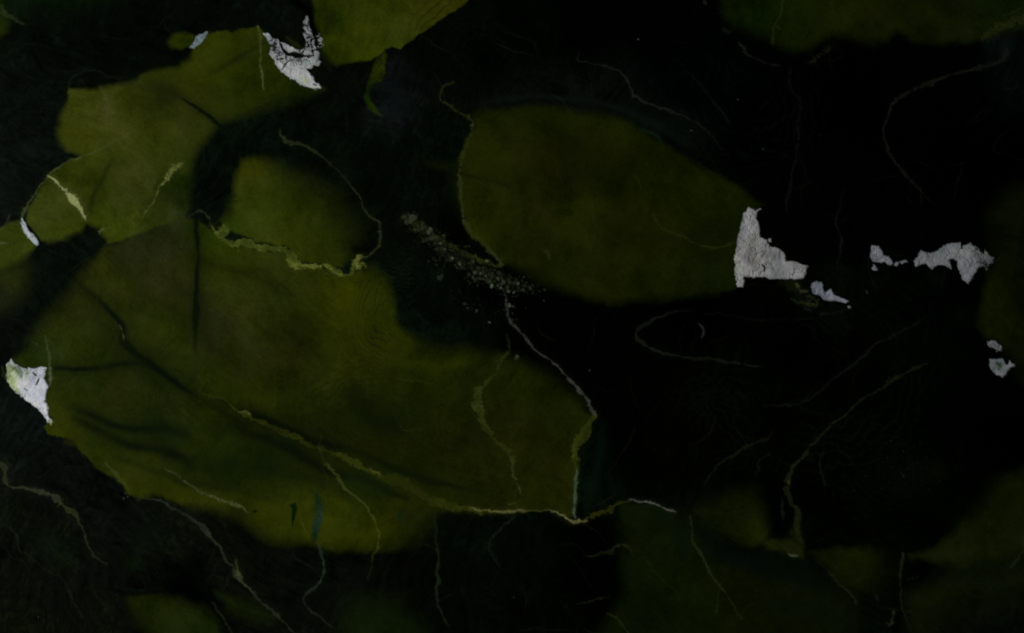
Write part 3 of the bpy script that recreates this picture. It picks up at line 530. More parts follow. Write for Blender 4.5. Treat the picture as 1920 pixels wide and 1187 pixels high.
vein([(1300,583,2,.3),(1277,583,3,.6),(1237,592,4,.8),(1210,607,6,.8),(1193,624,5,.9),(1207,643,6,.9),(1238,658,5,.9),(1270,667,4,.8),(1310,672,4,.8),(1330,674,4,.8),(1368,680,3,.7),(1400,684,4,.9),(1430,686,2,.4)], (25,28,22), .9, name='pale_vein', label='faint looped vein in black stone below the centre lens')
vein([(1310,607,2,.7),(1318,614,2.5,1),(1320,624,2.5,1),(1316,632,2,.9)], (50,52,48), .9, name='pale_vein', wsm=.5, warp=1, label='tiny pale curl on black stone')
vein([(1735,596,2,.3),(1714,609,3,.6),(1680,625,4,.8),(1650,640,4,.8),(1628,658,3.5,.8),(1607,676,3.5,.9),(1585,694,3.5,.8),(1560,710,3,.7),(1530,738,3,.7),(1505,755,3,.7),(1480,761,3,.7),(1430,764,2,.4)], (20,22,19), .9, name='pale_vein', label='long faint vein across the black stone of the right half')
k = vein([(1737,679,3,.6),(1715,692,3.5,.7),(1694,702,3,.7),(1675,710,6,.7),(1660,722,4,.6),(1640,736,3,.6),(1614,752,3,.6),(1585,775,4,.7),(1553,800,4,.8),(1540,816,4,.7),(1522,834,6,.9),(1508,852,5,.9),(1492,868,6,.9),(1480,886,8,1),(1474,902,9,1),(1474,920,9,.9),(1482,938,9,.8),(1492,955,10,.8),(1498,975,8,.8),(1495,995,9,.8),(1503,1015,7,.7)], (27,31,16), .85, name='green_vein', label='grey green vein dropping down the right half of the stone', mott=.8)
vein([(1466,938,3,.7),(1468,955,4,.8),(1472,972,4,.8)], (22,26,20), .8, pid=k)
vein([(1480,1038,3,.8),(1488,1041,5,1),(1496,1043,3,.9)], (64, 70, 50), .8, own=False)
vein([(1474,900,4,.9),(1478,904,4,.9)], (52,50,30), .8, own=False)
vein([(1540,850,3,.6),(1537,875,3.5,.7),(1543,890,3,.7),(1547,908,3,.7)], (19,23,15), .9, name='pale_vein')
vein([(1450,808,2,.4),(1440,821,3,.6),(1420,831,3.5,.7),(1395,841,4,.8),(1370,855,4,.8),(1350,870,4,.8),(1333,890,3,.6),(1320,905,3,.6)], (24,26,16), .85, name='pale_vein')
vein([(1442,850,3,.7),(1425,861,3,.7),(1421,869,3,.8),(1425,877,3,.8),(1418,888,2.5,.6)], (20,23,15), .9, own=False)
vein([(1340,780,3,.6),(1334,805,3,.7),(1318,825,3,.6),(1300,833,2,.4)], (17,18,13), .9, name='pale_vein')
vein([(1190,802,2.5,.6),(1183,822,3,.8),(1170,842,3,.7),(1157,862,2.5,.6),(1145,885,2,.3)], (17,20,15), .9, name='pale_vein')
vein([(1110,950,2.5,.4),(1125,945,3,.6),(1140,935,3,.6),(1150,928,2,.5)], (26,24,16), .8, own=False)
vein([(1295,971,3,.6),(1298,995,4,.7),(1300,1018,4,.8),(1310,1032,4,.9),(1320,1053,4,.9),(1332,1073,4,.9),(1346,1090,4,.9),(1357,1107,4.5,.8),(1372,1130,3,.5),(1390,1160,2.5,.5)], (33,40,20), .85, name='pale_vein', label='pale vein slanting through the dim green patch at the bottom')
vein([(1350,1108,2.5,.5),(1345,1130,2.5,.6),(1342,1150,3,.8)], (28,36,16), .7, own=False)
vein([(1205,1040,2.5,.5),(1222,1060,3,.7),(1237,1080,3,.7),(1255,1098,2.5,.6),(1275,1115,2,.5)], (24,32,10), .8, name='pale_vein', broken=.7)
vein([(1558,1078,2.5,.5),(1575,1095,3,.7),(1590,1108,4,.8),(1603,1122,4,.8),(1607,1132,3,.7)], (26,34,18), .85, name='pale_vein')
vein([(1530,1050,2.5,.4),(1550,1068,2.5,.5),(1566,1088,2,.4)], (20,27,12), .8, own=False)
vein([(1692,1036,6,.9),(1690,1055,5,.8),(1687,1078,5,.7),(1689,1110,3,.6),(1690,1130,3,.6),(1697,1158,3,.5),(1710,1180,2,.4)], (28,36,18), .85, name='pale_vein')
vein([(1700,1087,3,.5),(1712,1083,3,.7),(1722,1079,2,.5)], (26,32,22), .8, own=False)
vein([(1676,1145,4,.9),(1672,1158,3,.8),(1668,1170,4,.9),(1661,1166,3,.6)], (34,40,24), .8, own=False)
vein([(1644,1116,3,.6),(1647,1124,3,.6)], (30,36,26), .8, own=False)
vein([(1918,1035,3,.7),(1905,1050,3.5,.8),(1895,1065,3,.7)], (28,36,24), .85, name='pale_vein')
vein([(1920,1000,3,.5),(1916,1012,3,.6),(1922,1030,3,.6)], (32,36,18), .6, own=False)
vein([(1227,402,2,.7),(1232,415,2.5,.8),(1243,430,2.5,.8),(1262,437,2.5,.8),(1285,446,2.5,.8),(1300,456,2.5,.8),(1325,463,3,.8),(1350,464,3,.7),(1365,459,4,.7),(1376,456,3,.6)], (36,42,14), .85, name='pale_vein', label='thin vein inside the right half of the centre lens')
vein([(1020,470,5,.7),(1026,477,8,.9),(1029,487,6,.8)], (40,44,22), .7, own=False)
vein([(1190,330,5,.5),(1200,342,4,.6),(1208,360,2,.3)], (34,38,16), .6, own=False)
vein([(905,338,8,.3),(930,345,12,.4),(950,355,10,.3)], (36,40,16), .5, own=False, broken=.6)
vein([(1362,377,2,.5),(1375,362,2.5,.6),(1395,357,2.5,.5)], (28,34,14), .8, own=False)
vein([(650,205,2,.3),(653,230,2.5,.5),(651,250,2,.3)], (20,30,18), .8, own=False)
vein([(1500,560,3,.5),(1520,562,3,.5)], (20,22,16), .6, own=False)
# crusty bits below the big white inclusion
Zs = lambda pts: Z(1360, 370, .1853, pts)
vein([(x, y, w, a) for (x, y, w, a) in Zs([(680,1030,3,.6),(740,1050,5,.8),(800,1060,6,.8),(880,1080,7,.8),(940,1080,6,.7),(920,1030,5,.6),(900,990,4,.6)])], (32,36,18), .9, name='crusty_vein', mott=.9, label='crusty olive tangle below the big white inclusion')
vein([(x, y, w, a) for (x, y, w, a) in Zs([(765,950,2.5,.8),(800,940,3,.9),(835,930,2.5,.8)])], (50,52,36), .9, own=False)
vein([(x, y, w, a) for (x, y, w, a) in Zs([(820,980,2.5,.7),(850,970,3,.8),(875,1000,3,.8),(860,1025,2.5,.6),(830,1010,2,.6)])], (40,42,28), .9, own=False)
vein([(x, y, w, a) for (x, y, w, a) in Zs([(725,880,3,.8),(735,905,5,1),(740,920,3,.8)])], (62,68,36), .9, own=False)
vein([(x, y, w, a) for (x, y, w, a) in Zs([(780,1090,3,.6),(810,1120,6,.7),(860,1140,6,.6)])], (26,30,26), .8, own=False, broken=.7)
vein([(x, y, w, a) for (x, y, w, a) in Zs([(560,880,10,.5),(640,880,18,.9),(700,900,14,.9),(660,940,10,.6)])], (18,22,3), .8, own=False)
vein([(x, y, w, a) for (x, y, w, a) in Zs([(250,890,3,.5),(300,880,3,.6),(360,900,3,.5)])], (12,16,8), .8, own=False)
vein([(x, y, w, a) for (x, y, w, a) in Zs([(960,1180,2.5,.7),(1020,1165,2.5,.7),(1100,1160,2.5,.6),(1180,1145,2,.6),(1250,1125,2,.6)])], (26,30,20), .8, name='pale_vein')
vein([(1320,588,3,.4),(1370,590,2.5,.5),(1410,600,2.5,.6),(1450,602,2.5,.5),(1490,598,2.5,.5),(1522,595,2.5,.6)], (15,17,13), .9, name='pale_vein')

# hair-fine wisps running through the whole stone
rw = np.random.RandomState(5)
def wisp(x, y, ang, L, color, al, w=1.6):
    pts = []
    for q in range(6):
        pts.append((x, y, w, (.25, .7, 1, .9, .6, .15)[q]))
        ang += rw.randn() * .28
        x += math.cos(ang) * L / 5; y += math.sin(ang) * L / 5
    vein(pts, color, al, own=False, broken=.6, hgt=0, wsm=1.2)
for _ in range(150):
    x, y = rw.rand() * 1920, rw.rand() * 1187
    on = ID[int((y - Y0) / STEP), int((x - X0) / STEP)]
    ang = (.7 if x < 1100 else 2.5) + rw.randn() * .7
    if on == 0:
        if x > 1150: wisp(x, y, ang, 30 + 90 * rw.rand(), (17, 20, 14), .3 + .4 * rw.rand())
        else: wisp(x, y, ang, 30 + 80 * rw.rand(), (24, 33, 22), .25 + .4 * rw.rand())
    elif rw.rand() < .45: wisp(x, y, ang, 25 + 70 * rw.rand(), (13, 18, 5), .25 + .35 * rw.rand(), 2.6)
    else: wisp(x, y, ang, 20 + 60 * rw.rand(), (58, 63, 26) if x < 800 else (36, 40, 12), .2 + .3 * rw.rand(), 1.3)
# ---------------------------------------------------------------- specks: dust of tiny crystals beside the crusty tongue
rs = np.random.RandomState(11)
spk = add_part('crystal_specks', 'scatter of tiny pale crystal specks between the two big olive fields')
def speck(x, y, r, color, al=.9, pid=None):
    sl = window([(x, y)], r * 2 + 6)
    ang = rs.rand() * 3.14; asp = .6 + .5 * rs.rand()
    dx = X[sl] - x + 1.2 * N_sx[sl]; dy = Y[sl] - y + 1.2 * N_sy[sl]
    u = dx * math.cos(ang) + dy * math.sin(ang); v = (-dx * math.sin(ang) + dy * math.cos(ang)) / asp
    m = smooth((r - np.sqrt(u*u + v*v)) / 1.6 + .5)
    a = (m * al * (1 - .4 * smooth(.5 + N_gr[sl])))[..., None]
    COL[sl] = COL[sl] * (1 - a) + rgb_of(color) * a
    if pid: ID[sl] = np.where(m > .5, pid, ID[sl])
path = [(765,408,8,60),(790,428,12,60),(812,450,14,70),(838,472,15,70),(862,490,16,60),(895,512,15,60),(915,520,16,60),(945,530,15,60),(965,535,14,40),(990,542,12,20)]
for (x, y, s, n) in path:
    crease([(x - s, y - s * .6, s * .9, .7), (x + s, y + s * .6, s * .9, .7)], (9, 14, 8) if x < 900 else (8, 11, 8), .6, 6)
    for _ in range(int(n * 1.7)):
        px_, py_ = x + rs.randn() * s * 1.0, y + rs.randn() * s * .55 + (rs.rand() - .5) * 6
        b = 13 + 44 * rs.rand() ** 2.2
        speck(px_, py_, 1.2 + 2.8 * rs.rand() ** 2.2, (b * .84, b, b * .6), .45 + .4 * rs.rand(), spk)
for (x, y, s, n) in [(952,575,8,22),(960,600,7,14),(870,560,14,12),(890,580,12,10),(820,520,12,12),(1000,545,18,10),(970,585,12,8)]:
    for _ in range(n):
        b = 18 + 22 * rs.rand()
        speck(x + rs.randn() * s, y + rs.randn() * s, .8 + 1.1 * rs.rand(), (b * .9, b, b * .75), .6, spk)
for (ex, ey, r, b) in [(845,418,4.5,74),(990,405,3.2,58),(940,450,3,60),(970,455,3,56),(895,430,3,60),(1060,430,3,44),(1020,440,2.5,42),(945,530,3.5,66),(965,535,3,50),(625,265,3.6,72),(665,295,3,64),(580,215,3,60),(555,180,3.2,64),(780,380,3,50),(750,345,3.4,62),(780,350,2.6,56),(810,365,2.6,52),(835,395,2.8,54),(740,375,2.5,44),(880,380,3,56),(910,395,3,54),(900,410,2.5,50),(990,815,3.5,58),(985,825,4,48),(833,622,1.8,70),(1395,893,2.2,44),(1137,500,1.6,46),(925,497,1.8,60),(1140,440,3,26),(690,520,3,40),(760,560,3,40),(710,545,3,34),(550,375,5,36),(565,365,4,30),(385,620,0,0),(815,280,3,80),(400,35,7,46),(370,60,5,40),(500,100,4,60),(490,120,4,56)]:
    if r: speck(640 + ex * .3337, 396 + ey * .3337, r, (b * .88, b, b * .76), .95, spk)
for (x, y, r, b) in [(1196,74,1.8,48),(1384,187,1.8,44),(1431,280,1.8,36),(1296,245,2,44),(821,645,1.5,34),(964,1120,1.8,36),(72,1157,1.5,50),(235,925,2,50),(232,935,2,50),(240,931,1.6,46),(1694,892,1.8,30),(1690,888,1.6,28),(1697,1144,0,0),(1626,548,4,24),(1322,5,5,22),(1869,659,2,60)]:
    if r: speck(x, y, r, (b * .95, b, b * .85), .95)
for _ in range(110):      # grit in the lower dark lobe
    t = rs.randn(2)
    b = 10 + 18 * rs.rand() ** 2
    speck(1690 + t[0] * 60, 880 + t[1] * 38, .8 + 1.2 * rs.rand(), (b * .9, b, b * .5), .7)
for _ in range(60):
    b = 8 + 10 * rs.rand()
    speck(1000 + rs.randn() * 60, 1130 + rs.randn() * 25, .8 + .8 * rs.rand(), (b, b, b * .7), .6)
for _ in range(30):
    b = 30 + 30 * rs.rand()
    speck(705 + rs.randn() * 9, 95 + rs.randn() * 7, .8 + .9 * rs.rand(), (b, b * 1.05, b * .35), .8)

# ---------------------------------------------------------------- white inclusions
N_ex = vnoise(X, Y, 6, 71) + .6 * vnoise(X, Y, 3.3, 72)
N_ey = vnoise(X, Y, 6, 73) + .6 * vnoise(X, Y, 3.3, 74)
def white(polys, holes=(), shades=(), tint=(1, 1, .99), base=.78, label=None, warp=0, wsm=1.5, name='white_inclusion', crackle=()):
    k = add_part(name, label)
    allp = [p for q in polys for p in q]
    sl = window(allp, 14)
    A = np.zeros(X[sl].shape, np.float32)
    D = np.zeros(X[sl].shape, np.float32)
    for q in polys:
        d, _, ins = polyfield([(p[0], p[1], 0) for p in q], sl, warp, wsm)
        sd = np.where(ins, d, -d)
        sd = sd + 1.3 * N_ex[sl]
        A = np.maximum(A, smooth(sd / 3.2 + .5)); D = np.maximum(D, np.where(ins, d, 0))
    v = base * (1 + .14 * N_mid[sl] + .06 * N_fin[sl] + .03 * N_gr[sl] + .05 * N_sx[sl])
    v = v * (1 - .14 * np.exp(-D / 2.5))
    c = v[..., None] * np.array(tint, np.float32) * np.ones(3, np.float32)
    # cool / warm mottling and fine grey seams
    t = N_mid[sl] * .5 + N_sx[sl] * .3
    c[..., 0] *= 1 + .035 * t; c[..., 2] *= 1 - .035 * t + .02
    seam = np.exp(-np.abs(fbm(X[sl] + 6 * N_sx[sl], Y[sl] + 6 * N_sy[sl], 26, 21, 3)) * 22)
    seam2 = np.exp(-np.abs(fbm(X[sl] + 4 * N_sy[sl], Y[sl] + 4 * N_sx[sl], 15, 23, 2)) * 16)
    c *= (1 - .20 * seam - .07 * seam2)[..., None]
    for (pts, f) in shades:            # darker or lighter grey bands: factor f on the colour
        P = smooth_line(pts, 3)
        d, (w, a), _ = polyfield(P, sl, 0, 1.4, closed=False, dv=2)
        al = np.exp(-(d / w) ** 2 * 1.5) * a
        c = c * (1 + (np.array(f, np.float32) - 1) * al[..., None])
    for (pts) in holes:                # cracks and pits where the dark stone shows
        P = smooth_line(pts, 3)
        d, (w, a), _ = polyfield(P, sl, 0, 2.0, closed=False, dv=2)
        A = A * (1 - smooth((w * .5 * (1 + .5 * N_fin[sl]) - d) / 2 + .5) * np.clip(a, 0, 1))
    c = base * np.clip(c / base, .05, 1.3) ** 1.9 * np.array([.97, 1.0, 1.045], np.float32)
    for (qx, qy, qr, qs) in crackle:
        m = np.exp(-((X[sl] - qx) ** 2 + (Y[sl] - qy) ** 2) / qr ** 2)
        nz = np.abs(fbm(X[sl], Y[sl], 15, 41, 3, .7))
        cr = smooth((.20 - nz) / .12) * smooth(m * 2.2) * qs
        A = A * (1 - cr); c = c * (1 - .25 * smooth(m * 2)[..., None])
    E0 = irr(X[sl], Y[sl])[..., None]
    COL[sl] = COL[sl] * (1 - A[..., None]) + c * E0 * A[..., None]
    HW[sl] += A * (.30 + .26 * N_fin[sl] + .5 * N_mid[sl] + .04 * N_gr[sl] - .5 * seam)
    ID[sl] = np.where(A > .5, k, ID[sl])

z4 = lambda p: Z(480, 20, .1348, p)
white([z4([(90,310),(170,303),(212,365),(228,388),(285,392),(335,450),(348,520),(385,590),(440,628),(530,660),(640,655),(740,650),(790,630),(850,560),(885,600),(868,660),(902,710),(858,772),(822,738),(770,790),(705,812),(765,870),(775,930),(820,1000),(870,1015),(912,1082),(800,1080),(680,1062),(600,1012),(520,950),(350,850),(270,740),(230,650),(183,580),(188,480),(150,410)]),
       z4([(358,448),(440,465),(512,510),(592,555),(606,582),(520,592),(440,588),(388,545),(358,495)]),
       z4([(712,85),(728,130),(732,220),(772,300),(806,370),(812,470),(862,530),(885,600),(840,660),(780,640),(700,622),(640,592),(610,556),(670,515),(700,455),(692,390),(660,335),(688,290),(655,240),(664,130)]),
       z4([(820,340),(880,325),(930,400),(946,480),(900,520),(845,520),(860,490),(895,470),(865,440),(840,400)])],
      holes=[z4([(350,470,3,1),(365,540,4,1),(420,600,5,1),(520,625,5,1),(640,628,4,1),(800,640,2.5,.9)]), z4([(510,688,3,1),(460,705,3,.9),(410,745,3.5,.9),(375,800,2,.8),(345,815,1.5,.7)]),
             z4([(250,520,1.5,.5),(300,560,2.5,.6),(360,600,2.5,.7),(290,640,2.5,.8),(262,670,2,.8)]), z4([(180,440,1.5,.6),(220,395,2.5,.8)]), z4([(540,700,1.5,.8),(575,760,1.5,.6)]), z4([(800,1020,2.5,.8),(840,1040,3,.9)]),
             z4([(690,310,2.5,.6),(760,345,2.5,.6)]), z4([(740,405,1.5,.7),(770,410,1.5,.8)]), z4([(770,460,1.5,.5),(780,560,2,.6),(800,620,2,.7)]), z4([(820,540,2,.7),(870,560,2,.6)]), z4([(650,450,1.5,.7),(720,480,2,.5)]), z4([(655,560,1.5,.6),(670,600,1.5,.6)]), z4([(330,680,2,.4),(380,720,2,.7)])],
      shades=[(z4([(250,520,5,.6),(310,590,5,.7)]), (.55,.56,.6)), (z4([(560,680,5,.4),(700,720,6,.5),(800,690,5,.5)]), (.82,.92,.88)), (z4([(700,330,4,.6),(750,500,5,.5),(800,600,5,.6)]), (.62,.68,.66)), (z4([(640,930,5,.5),(700,980,5,.9),(640,1000,3,.6)]), (.95,1,.72)), (z4([(480,820,8,.5),(600,880,8,.6)]), (1.04,1.02,1)), (z4([(860,540,4,.6),(860,640,4,.6)]), (.75,.8,.76))],
      crackle=[(588, 78, 32, 1), (600, 70, 16, .9), (520, 95, 22, .9), (560, 110, 14, .5), (578, 40, 12, .5)], base=.72, label='white veined inclusion shaped like a bird at the top, cracked by dark lines', tint=(1,1.01,.98), warp=0, wsm=2)
z5 = lambda p: Z(1360, 370, .1853, p)
white([z5([(240,98),(300,130),(355,120),(322,150),(313,210),(340,290),(356,400),(415,430),(450,500),(480,503),(535,515),(592,570),(622,645),(700,655),(832,700),(790,822),(650,830),(460,830),(400,806),(300,810),(200,800),(192,860),(178,910),(120,908),(94,780),(100,600),(130,430),(160,270),(185,160)]), z5([(435,425),(460,422),(462,448),(442,450)])],
      holes=[z5([(368,675,2,.9),(392,705,4,1),(388,740,3,1)]), z5([(330,370,1.5,.8),(335,388,1.5,.7)]), z5([(265,140,1,.5),(275,180,1.2,.5)])],
      shades=[(z5([(270,430,9,.6),(270,560,12,.8),(300,690,10,.6)]), (.72,.72,.68)), (z5([(190,600,9,.7),(220,650,8,.7)]), (.72,.70,.74)), (z5([(150,420,8,.6),(130,500,7,.6),(180,330,7,.4)]), (.80,.78,.84)), (z5([(310,420,4,.6),(330,560,5,.7),(420,760,5,.5)]), (1.1,1.08,1.02)), (z5([(400,570,6,.6),(420,590,5,.5)]), (.86,.80,.70)), (z5([(500,600,5,.7),(460,700,4,.6),(470,740,4,.4)]), (.80,.80,.78)), (z5([(110,650,6,.6),(110,790,6,.6)]), (.82,.92,.84)), (z5([(250,150,4,.5),(230,300,5,.4)]), (1.05,1.06,1.12)), (z5([(620,760,14,.4),(750,730,10,.5)]), (1.03,1.05,1.05)), (z5([(500,540,6,.5),(540,560,5,.4)]), (.85,.82,.78))],
      base=.72, label='large boot shaped white inclusion at the right tip of the centre lens', tint=(1,.99,.96), wsm=1.2)
white([z5([(880,868),(925,858),(972,866),(985,920),(1012,965),(1070,928),(1100,985),(1170,1018),(1252,1045),(1222,1070),(1130,1045),(1000,1038),(955,990),(890,970),(868,910)]), z5([(1240,1102),(1262,1100),(1272,1112),(1250,1120)])],
      base=.62, tint=(.98,1,1.05), wsm=1.0, label='small white wisp tapering right below the boot shaped inclusion', shades=[(z5([(900,900,5,.4),(900,960,5,.6)]), (.8,.85,.85))])
z6 = lambda p: Z(1620, 430, .2443, p)
white([z6([(62,125),(108,130),(135,160),(150,200),(190,215),(228,262),(200,272),(150,252),(100,252),(65,255),(45,210)]), z6([(76,265),(102,310),(85,322),(55,302)]), z6([(223,276),(240,252),(268,254),(245,282)]), z6([(278,246),(318,238),(334,252),(290,264)])],
      base=.60, tint=(1,1,1.02), wsm=1.0, label='tiny white inclusion with crumbs left of the ragged white seam')
white([z6([(378,250),(435,165),(520,182),(570,160),(610,120),(740,102),(745,150),(768,118),(812,108),(870,138),(920,185),(932,138),(952,180),(992,225),(985,258),(958,262),(935,312),(918,288),(880,292),(832,370),(800,410),(765,395),(722,300),(716,240),(690,222),(663,230),(668,302),(600,270),(560,275),(520,302),(470,260),(400,282)])],
      holes=[z6([(748,110,2.5,.9),(755,145,2,.9)]), z6([(915,165,2,.8),(900,190,2,.6)]), z6([(920,270,2,.7),(895,300,2,.8),(860,350,2,.6)]), z6([(655,235,2.5,.8),(665,270,2.5,.8)])],
      shades=[(z6([(560,190,6,.4),(600,230,7,.5),(580,260,5,.4)]), (.88,.95,.88)), (z6([(800,140,7,.6),(860,170,8,.7),(900,230,7,.6)]), (.76,.82,.76)), (z6([(760,130,8,.3),(730,200,9,.4)]), (.85,.86,.82)), (z6([(790,300,12,.4),(790,370,9,.4)]), (1.02,1,1.05)), (z6([(960,200,6,.7),(975,240,6,.7)]), (.7,.74,.7)), (z6([(460,200,3,.6),(450,230,3,.4)]), (.8,.8,.78)), (z6([(690,190,3,.5),(730,215,3,.4)]), (.8,.8,.8))],
      crackle=[(1848, 478, 20, .75), (1850, 500, 12, .8)], base=.63, tint=(1,1.01,1), wsm=1.6, label='ragged white seam with a pointed drop, near the right edge')
white([z6([(945,860),(965,850),(1005,848),(1025,880),(1060,905),(1058,928),(1028,932),(980,905),(945,888)])], base=.55, wsm=1.2, shades=[(z6([(1000,880,5,.6),(1050,920,4,.6)]), (.62,.66,.62))], label='small white pebble like inclusion above the green centred one')
white([z6([(962,1000),(1000,992),(1062,993),(1082,1035),(1105,1035),(1118,1008),(1158,1045),(1108,1082),(1068,1132),(1010,1112),(968,1070)])], base=.52, wsm=1.4, tint=(.98,1.03,1.02),
      shades=[(z6([(1020,1030,5,.9),(1045,1045,5,.9),(1035,1070,4,.8)]), (.3,.42,.26)), (z6([(990,1020,5,.5),(985,1070,5,.5)]), (.7,.78,.7)), (z6([(1110,1060,4,.4),(1080,1100,4,.4)]), (.8,.85,.8))], label='small white inclusion with a green centre at the right edge')
z7 = lambda p: Z(0, 650, .1347, p)
white([z7([(155,178),(200,230),(240,268),(300,295),(380,325),(400,290),(500,300),(580,268),(645,300),(622,350),(608,430),(650,500),(675,560),(642,610),(632,740),(602,775),(657,800),(672,850),(667,930),(690,990),(738,1050),(717,1088),(660,1050),(600,950),(520,870),(420,792),(320,712),(200,612),(105,490),(88,380),(93,260),(130,220)])],
      holes=[z7([(450,378,2,.9),(485,400,4.5,1)]), z7([(545,435,2,1),(535,485,4,1),(500,540,2,1)]), z7([(350,598,3,.8),(372,612,3,.7)]), z7([(600,330,2,.6),(640,320,2.5,.8)]), z7([(250,290,2,.7),(290,370,2.5,.5)]), z7([(615,440,1.5,.6),(650,470,1.5,.6)])],
      shades=[(z7([(110,300,7,.8),(120,420,9,.9),(180,540,9,.8),(240,600,7,.6)]), (.68,.76,.42)), (z7([(150,260,6,.8),(230,330,6,.9),(290,420,5,.7)]), (.42,.50,.26)), (z7([(170,330,6,.6),(220,470,8,.7)]), (.80,.87,.55)), (z7([(330,330,6,.7),(380,380,6,.6),(350,450,5,.5)]), (.76,.82,.60)), (z7([(230,620,4,.5),(310,690,4,.5)]), (.7,.78,.55)), (z7([(420,500,7,.5),(460,460,6,.5)]), (.86,.86,.88)), (z7([(560,700,9,.4),(640,850,7,.4)]), (1.02,1.0,1.08)), (z7([(490,650,8,.5),(430,620,6,.4)]), (1.07,1.07,1.1)), (z7([(690,1040,5,.9),(715,1070,4,.8)]), (.55,.62,.35)), (z7([(590,570,7,.4),(560,640,5,.4)]), (.9,.96,.9))],
      base=.78, tint=(.99,1,1.01), label='white and cream wedge at the left edge pointing down, pitted by dark flecks', wsm=1.4)
z1 = lambda p: Z(0, 396, .3337, p)
white([z1([(122,36),(140,62),(158,100),(185,132),(215,168),(217,186),(205,200),(168,160),(138,120),(118,70)])], base=.6, tint=(.97,1,1), wsm=.8, label='narrow white sliver at the left edge between two olive cells', shades=[(z1([(190,160,4,.6),(212,190,4,.7)]), (.75,.85,.85))])
z2 = lambda p: Z(0, 0, .3337, p)
white([z2([(1168,178),(1152,212),(1128,240),(1092,268),(1066,266),(1092,236),(1100,205),(1130,190)])], base=.40, tint=(.9,1,1), wsm=1, label='pale teal sliver beside the bright upper left olive field', shades=[(z2([(1150,195,3,.6),(1080,262,3,.6)]), (.6,.7,.65))])
vein([(92.5,690,2.5,.6),(93,712,3,.7),(91,722,2.5,.6)], (90,100,76), .7, own=False)
vein([(4,690,4,.5),(8,702,4,.6),(14,715,3,.6)], (50,56,28), .7, own=False)
# ---------------------------------------------------------------- seen colour -> stone colour
E = irr(X, Y)[..., None]
ALB = np.clip(COL / E, 0.0, 0.85).astype(np.float32)

# ================================================================== material
def stone_material(name, rough, spec, grain):
    m = bpy.data.materials.new(name); m.use_nodes = True
    nt = m.node_tree; n = nt.nodes; l = nt.links
    b = n['Principled BSDF']
    at = n.new('ShaderNodeAttribute'); at.attribute_name = 'mineral'
    tc = n.new('ShaderNodeTexCoord')
    no = n.new('ShaderNodeTexNoise'); no.inputs['Scale'].default_value = 900; no.inputs['Detail'].default_value = 3
    l.new(tc.outputs['Object'], no.inputs['Vector'])
    mr = n.new('ShaderNodeMapRange'); mr.inputs['From Min'].default_value = .3; mr.inputs['From Max'].default_value = .7
    mr.inputs['To Min'].default_value = 1 - grain; mr.inputs['To Max'].default_value = 1 + grain
    l.new(no.outputs['Fac'], mr.inputs['Value'])
    vm = n.new('ShaderNodeVectorMath'); vm.operation = 'SCALE'
    l.new(at.outputs['Color'], vm.inputs[0]); l.new(mr.outputs['Result'], vm.inputs['Scale'])
    l.new(vm.outputs['Vector'], b.inputs['Base Color'])
    n2 = n.new('ShaderNodeTexNoise'); n2.inputs['Scale'].default_value = 420; n2.inputs['Detail'].default_value = 4
    l.new(tc.outputs['Object'], n2.inputs['Vector'])
    bu = n.new('ShaderNodeBump'); bu.inputs['Strength'].default_value = .10; bu.inputs['Distance'].default_value = .0004
    l.new(n2.outputs['Fac'], bu.inputs['Height']); l.new(bu.outputs['Normal'], b.inputs['Normal'])
    b.inputs['Roughness'].default_value = rough
    b.inputs['Specular IOR Level'].default_value = spec
    return m
M_dark = stone_material('polished_dark_stone', .14, .05, .16)
M_olive = stone_material('polished_olive_stone', .14, .05, .12)
M_white = stone_material('white_calcite', .4, .08, .05)
M_vein = stone_material('vein_mineral', .2, .05, .12)

# ================================================================== meshes
VX = ((X - CX) * U).ravel(); VY = ((CY - Y) * U).ravel()
VZ = ((HGT * 0.0003) + HW * 0.0011).ravel().astype(np.float32)
V = np.stack([VX, VY, VZ], 1).astype(np.float32)
C4 = np.concatenate([ALB.reshape(-1, 3), np.ones((NX * NY, 1), np.float32)], 1)
DEPTH = 0.004
THICK = 0.03
jj, ii = np.meshgrid(np.arange(NY - 1), np.arange(NX - 1), indexing='ij')
v00 = (jj * NX + ii).ravel(); v10 = v00 + 1; v01 = v00 + NX; v11 = v01 + 1
FID = ID[:-1, :-1].ravel()
QUADS = np.stack([v00, v01, v11, v10], 1)          # counter-clockwise seen from above (Y grows down the map)

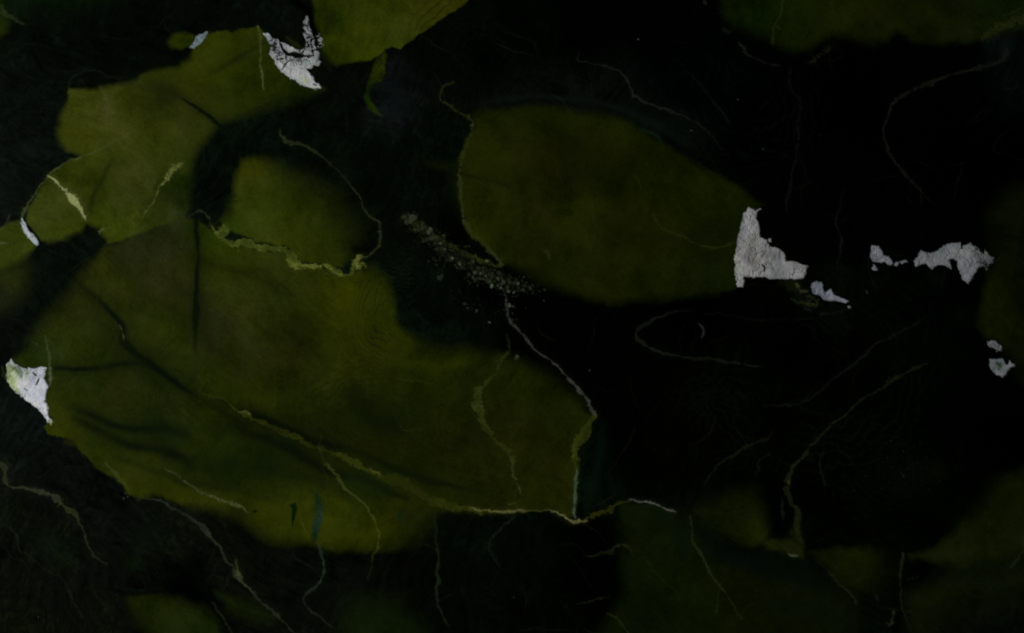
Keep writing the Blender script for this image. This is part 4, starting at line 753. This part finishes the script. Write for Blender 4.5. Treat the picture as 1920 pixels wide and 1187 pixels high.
def mesh_of(name, quads, mat, floor_z, extra=None):
    """top faces from the common grid, closed with walls and an underside at floor_z"""
    uniq, inv = np.unique(quads, return_inverse=True)
    inv = inv.reshape(-1, 4)
    top = V[uniq]; col = C4[uniq]
    n = len(uniq)
    e = np.stack([inv[:, [0, 1]], inv[:, [1, 2]], inv[:, [2, 3]], inv[:, [3, 0]]], 1).reshape(-1, 2).astype(np.int64)
    key = e[:, 0] * n + e[:, 1]; rkey = e[:, 1] * n + e[:, 0]
    bnd = e[~np.isin(key, rkey)]
    bot = top.copy(); bot[:, 2] = floor_z
    verts = np.concatenate([top, bot]); cols = np.concatenate([col, col])
    walls = np.stack([bnd[:, 1], bnd[:, 0], bnd[:, 0] + n, bnd[:, 1] + n], 1)
    under = inv[:, ::-1] + n
    faces = np.concatenate([inv, walls, under]).astype(np.int32)
    me = bpy.data.meshes.new(name)
    me.vertices.add(len(verts)); me.vertices.foreach_set('co', verts.ravel())
    me.loops.add(faces.size); me.loops.foreach_set('vertex_index', faces.ravel())
    me.polygons.add(len(faces)); me.polygons.foreach_set('loop_start', np.arange(0, faces.size, 4, dtype=np.int32))
    pass
    me.update(calc_edges=True)
    sf = me.attributes.new('sharp_face', 'BOOLEAN', 'FACE')
    sf.data.foreach_set('value', np.ones(len(faces), bool))
    ca = me.color_attributes.new('mineral', 'FLOAT_COLOR', 'POINT')
    ca.data.foreach_set('color', cols.ravel().astype(np.float32))
    me.materials.append(mat)
    me.validate()
    return me

root = bpy.data.objects.new('polished_stone', None)
root.empty_display_size = .1
root.location = (0, 0, 0)
scene.collection.objects.link(root)
root['label'] = 'polished black and olive green stone slab with white inclusions and thin pale veins'
root['category'] = 'stone'
root['kind'] = 'thing'

for pid, (name, label) in enumerate(parts):
    q = QUADS[FID == pid]
    if len(q) < 4: continue
    mat = M_dark if pid == 0 else M_white if 'white' in name else M_olive if 'olive' in name else M_vein
    me = mesh_of(name, q, mat, -THICK if pid == 0 else -DEPTH)
    o = bpy.data.objects.new(name, me)
    scene.collection.objects.link(o)
    o.parent = root
    if label: o['label'] = label
    if name == 'crystal_specks': o['kind'] = 'stuff'
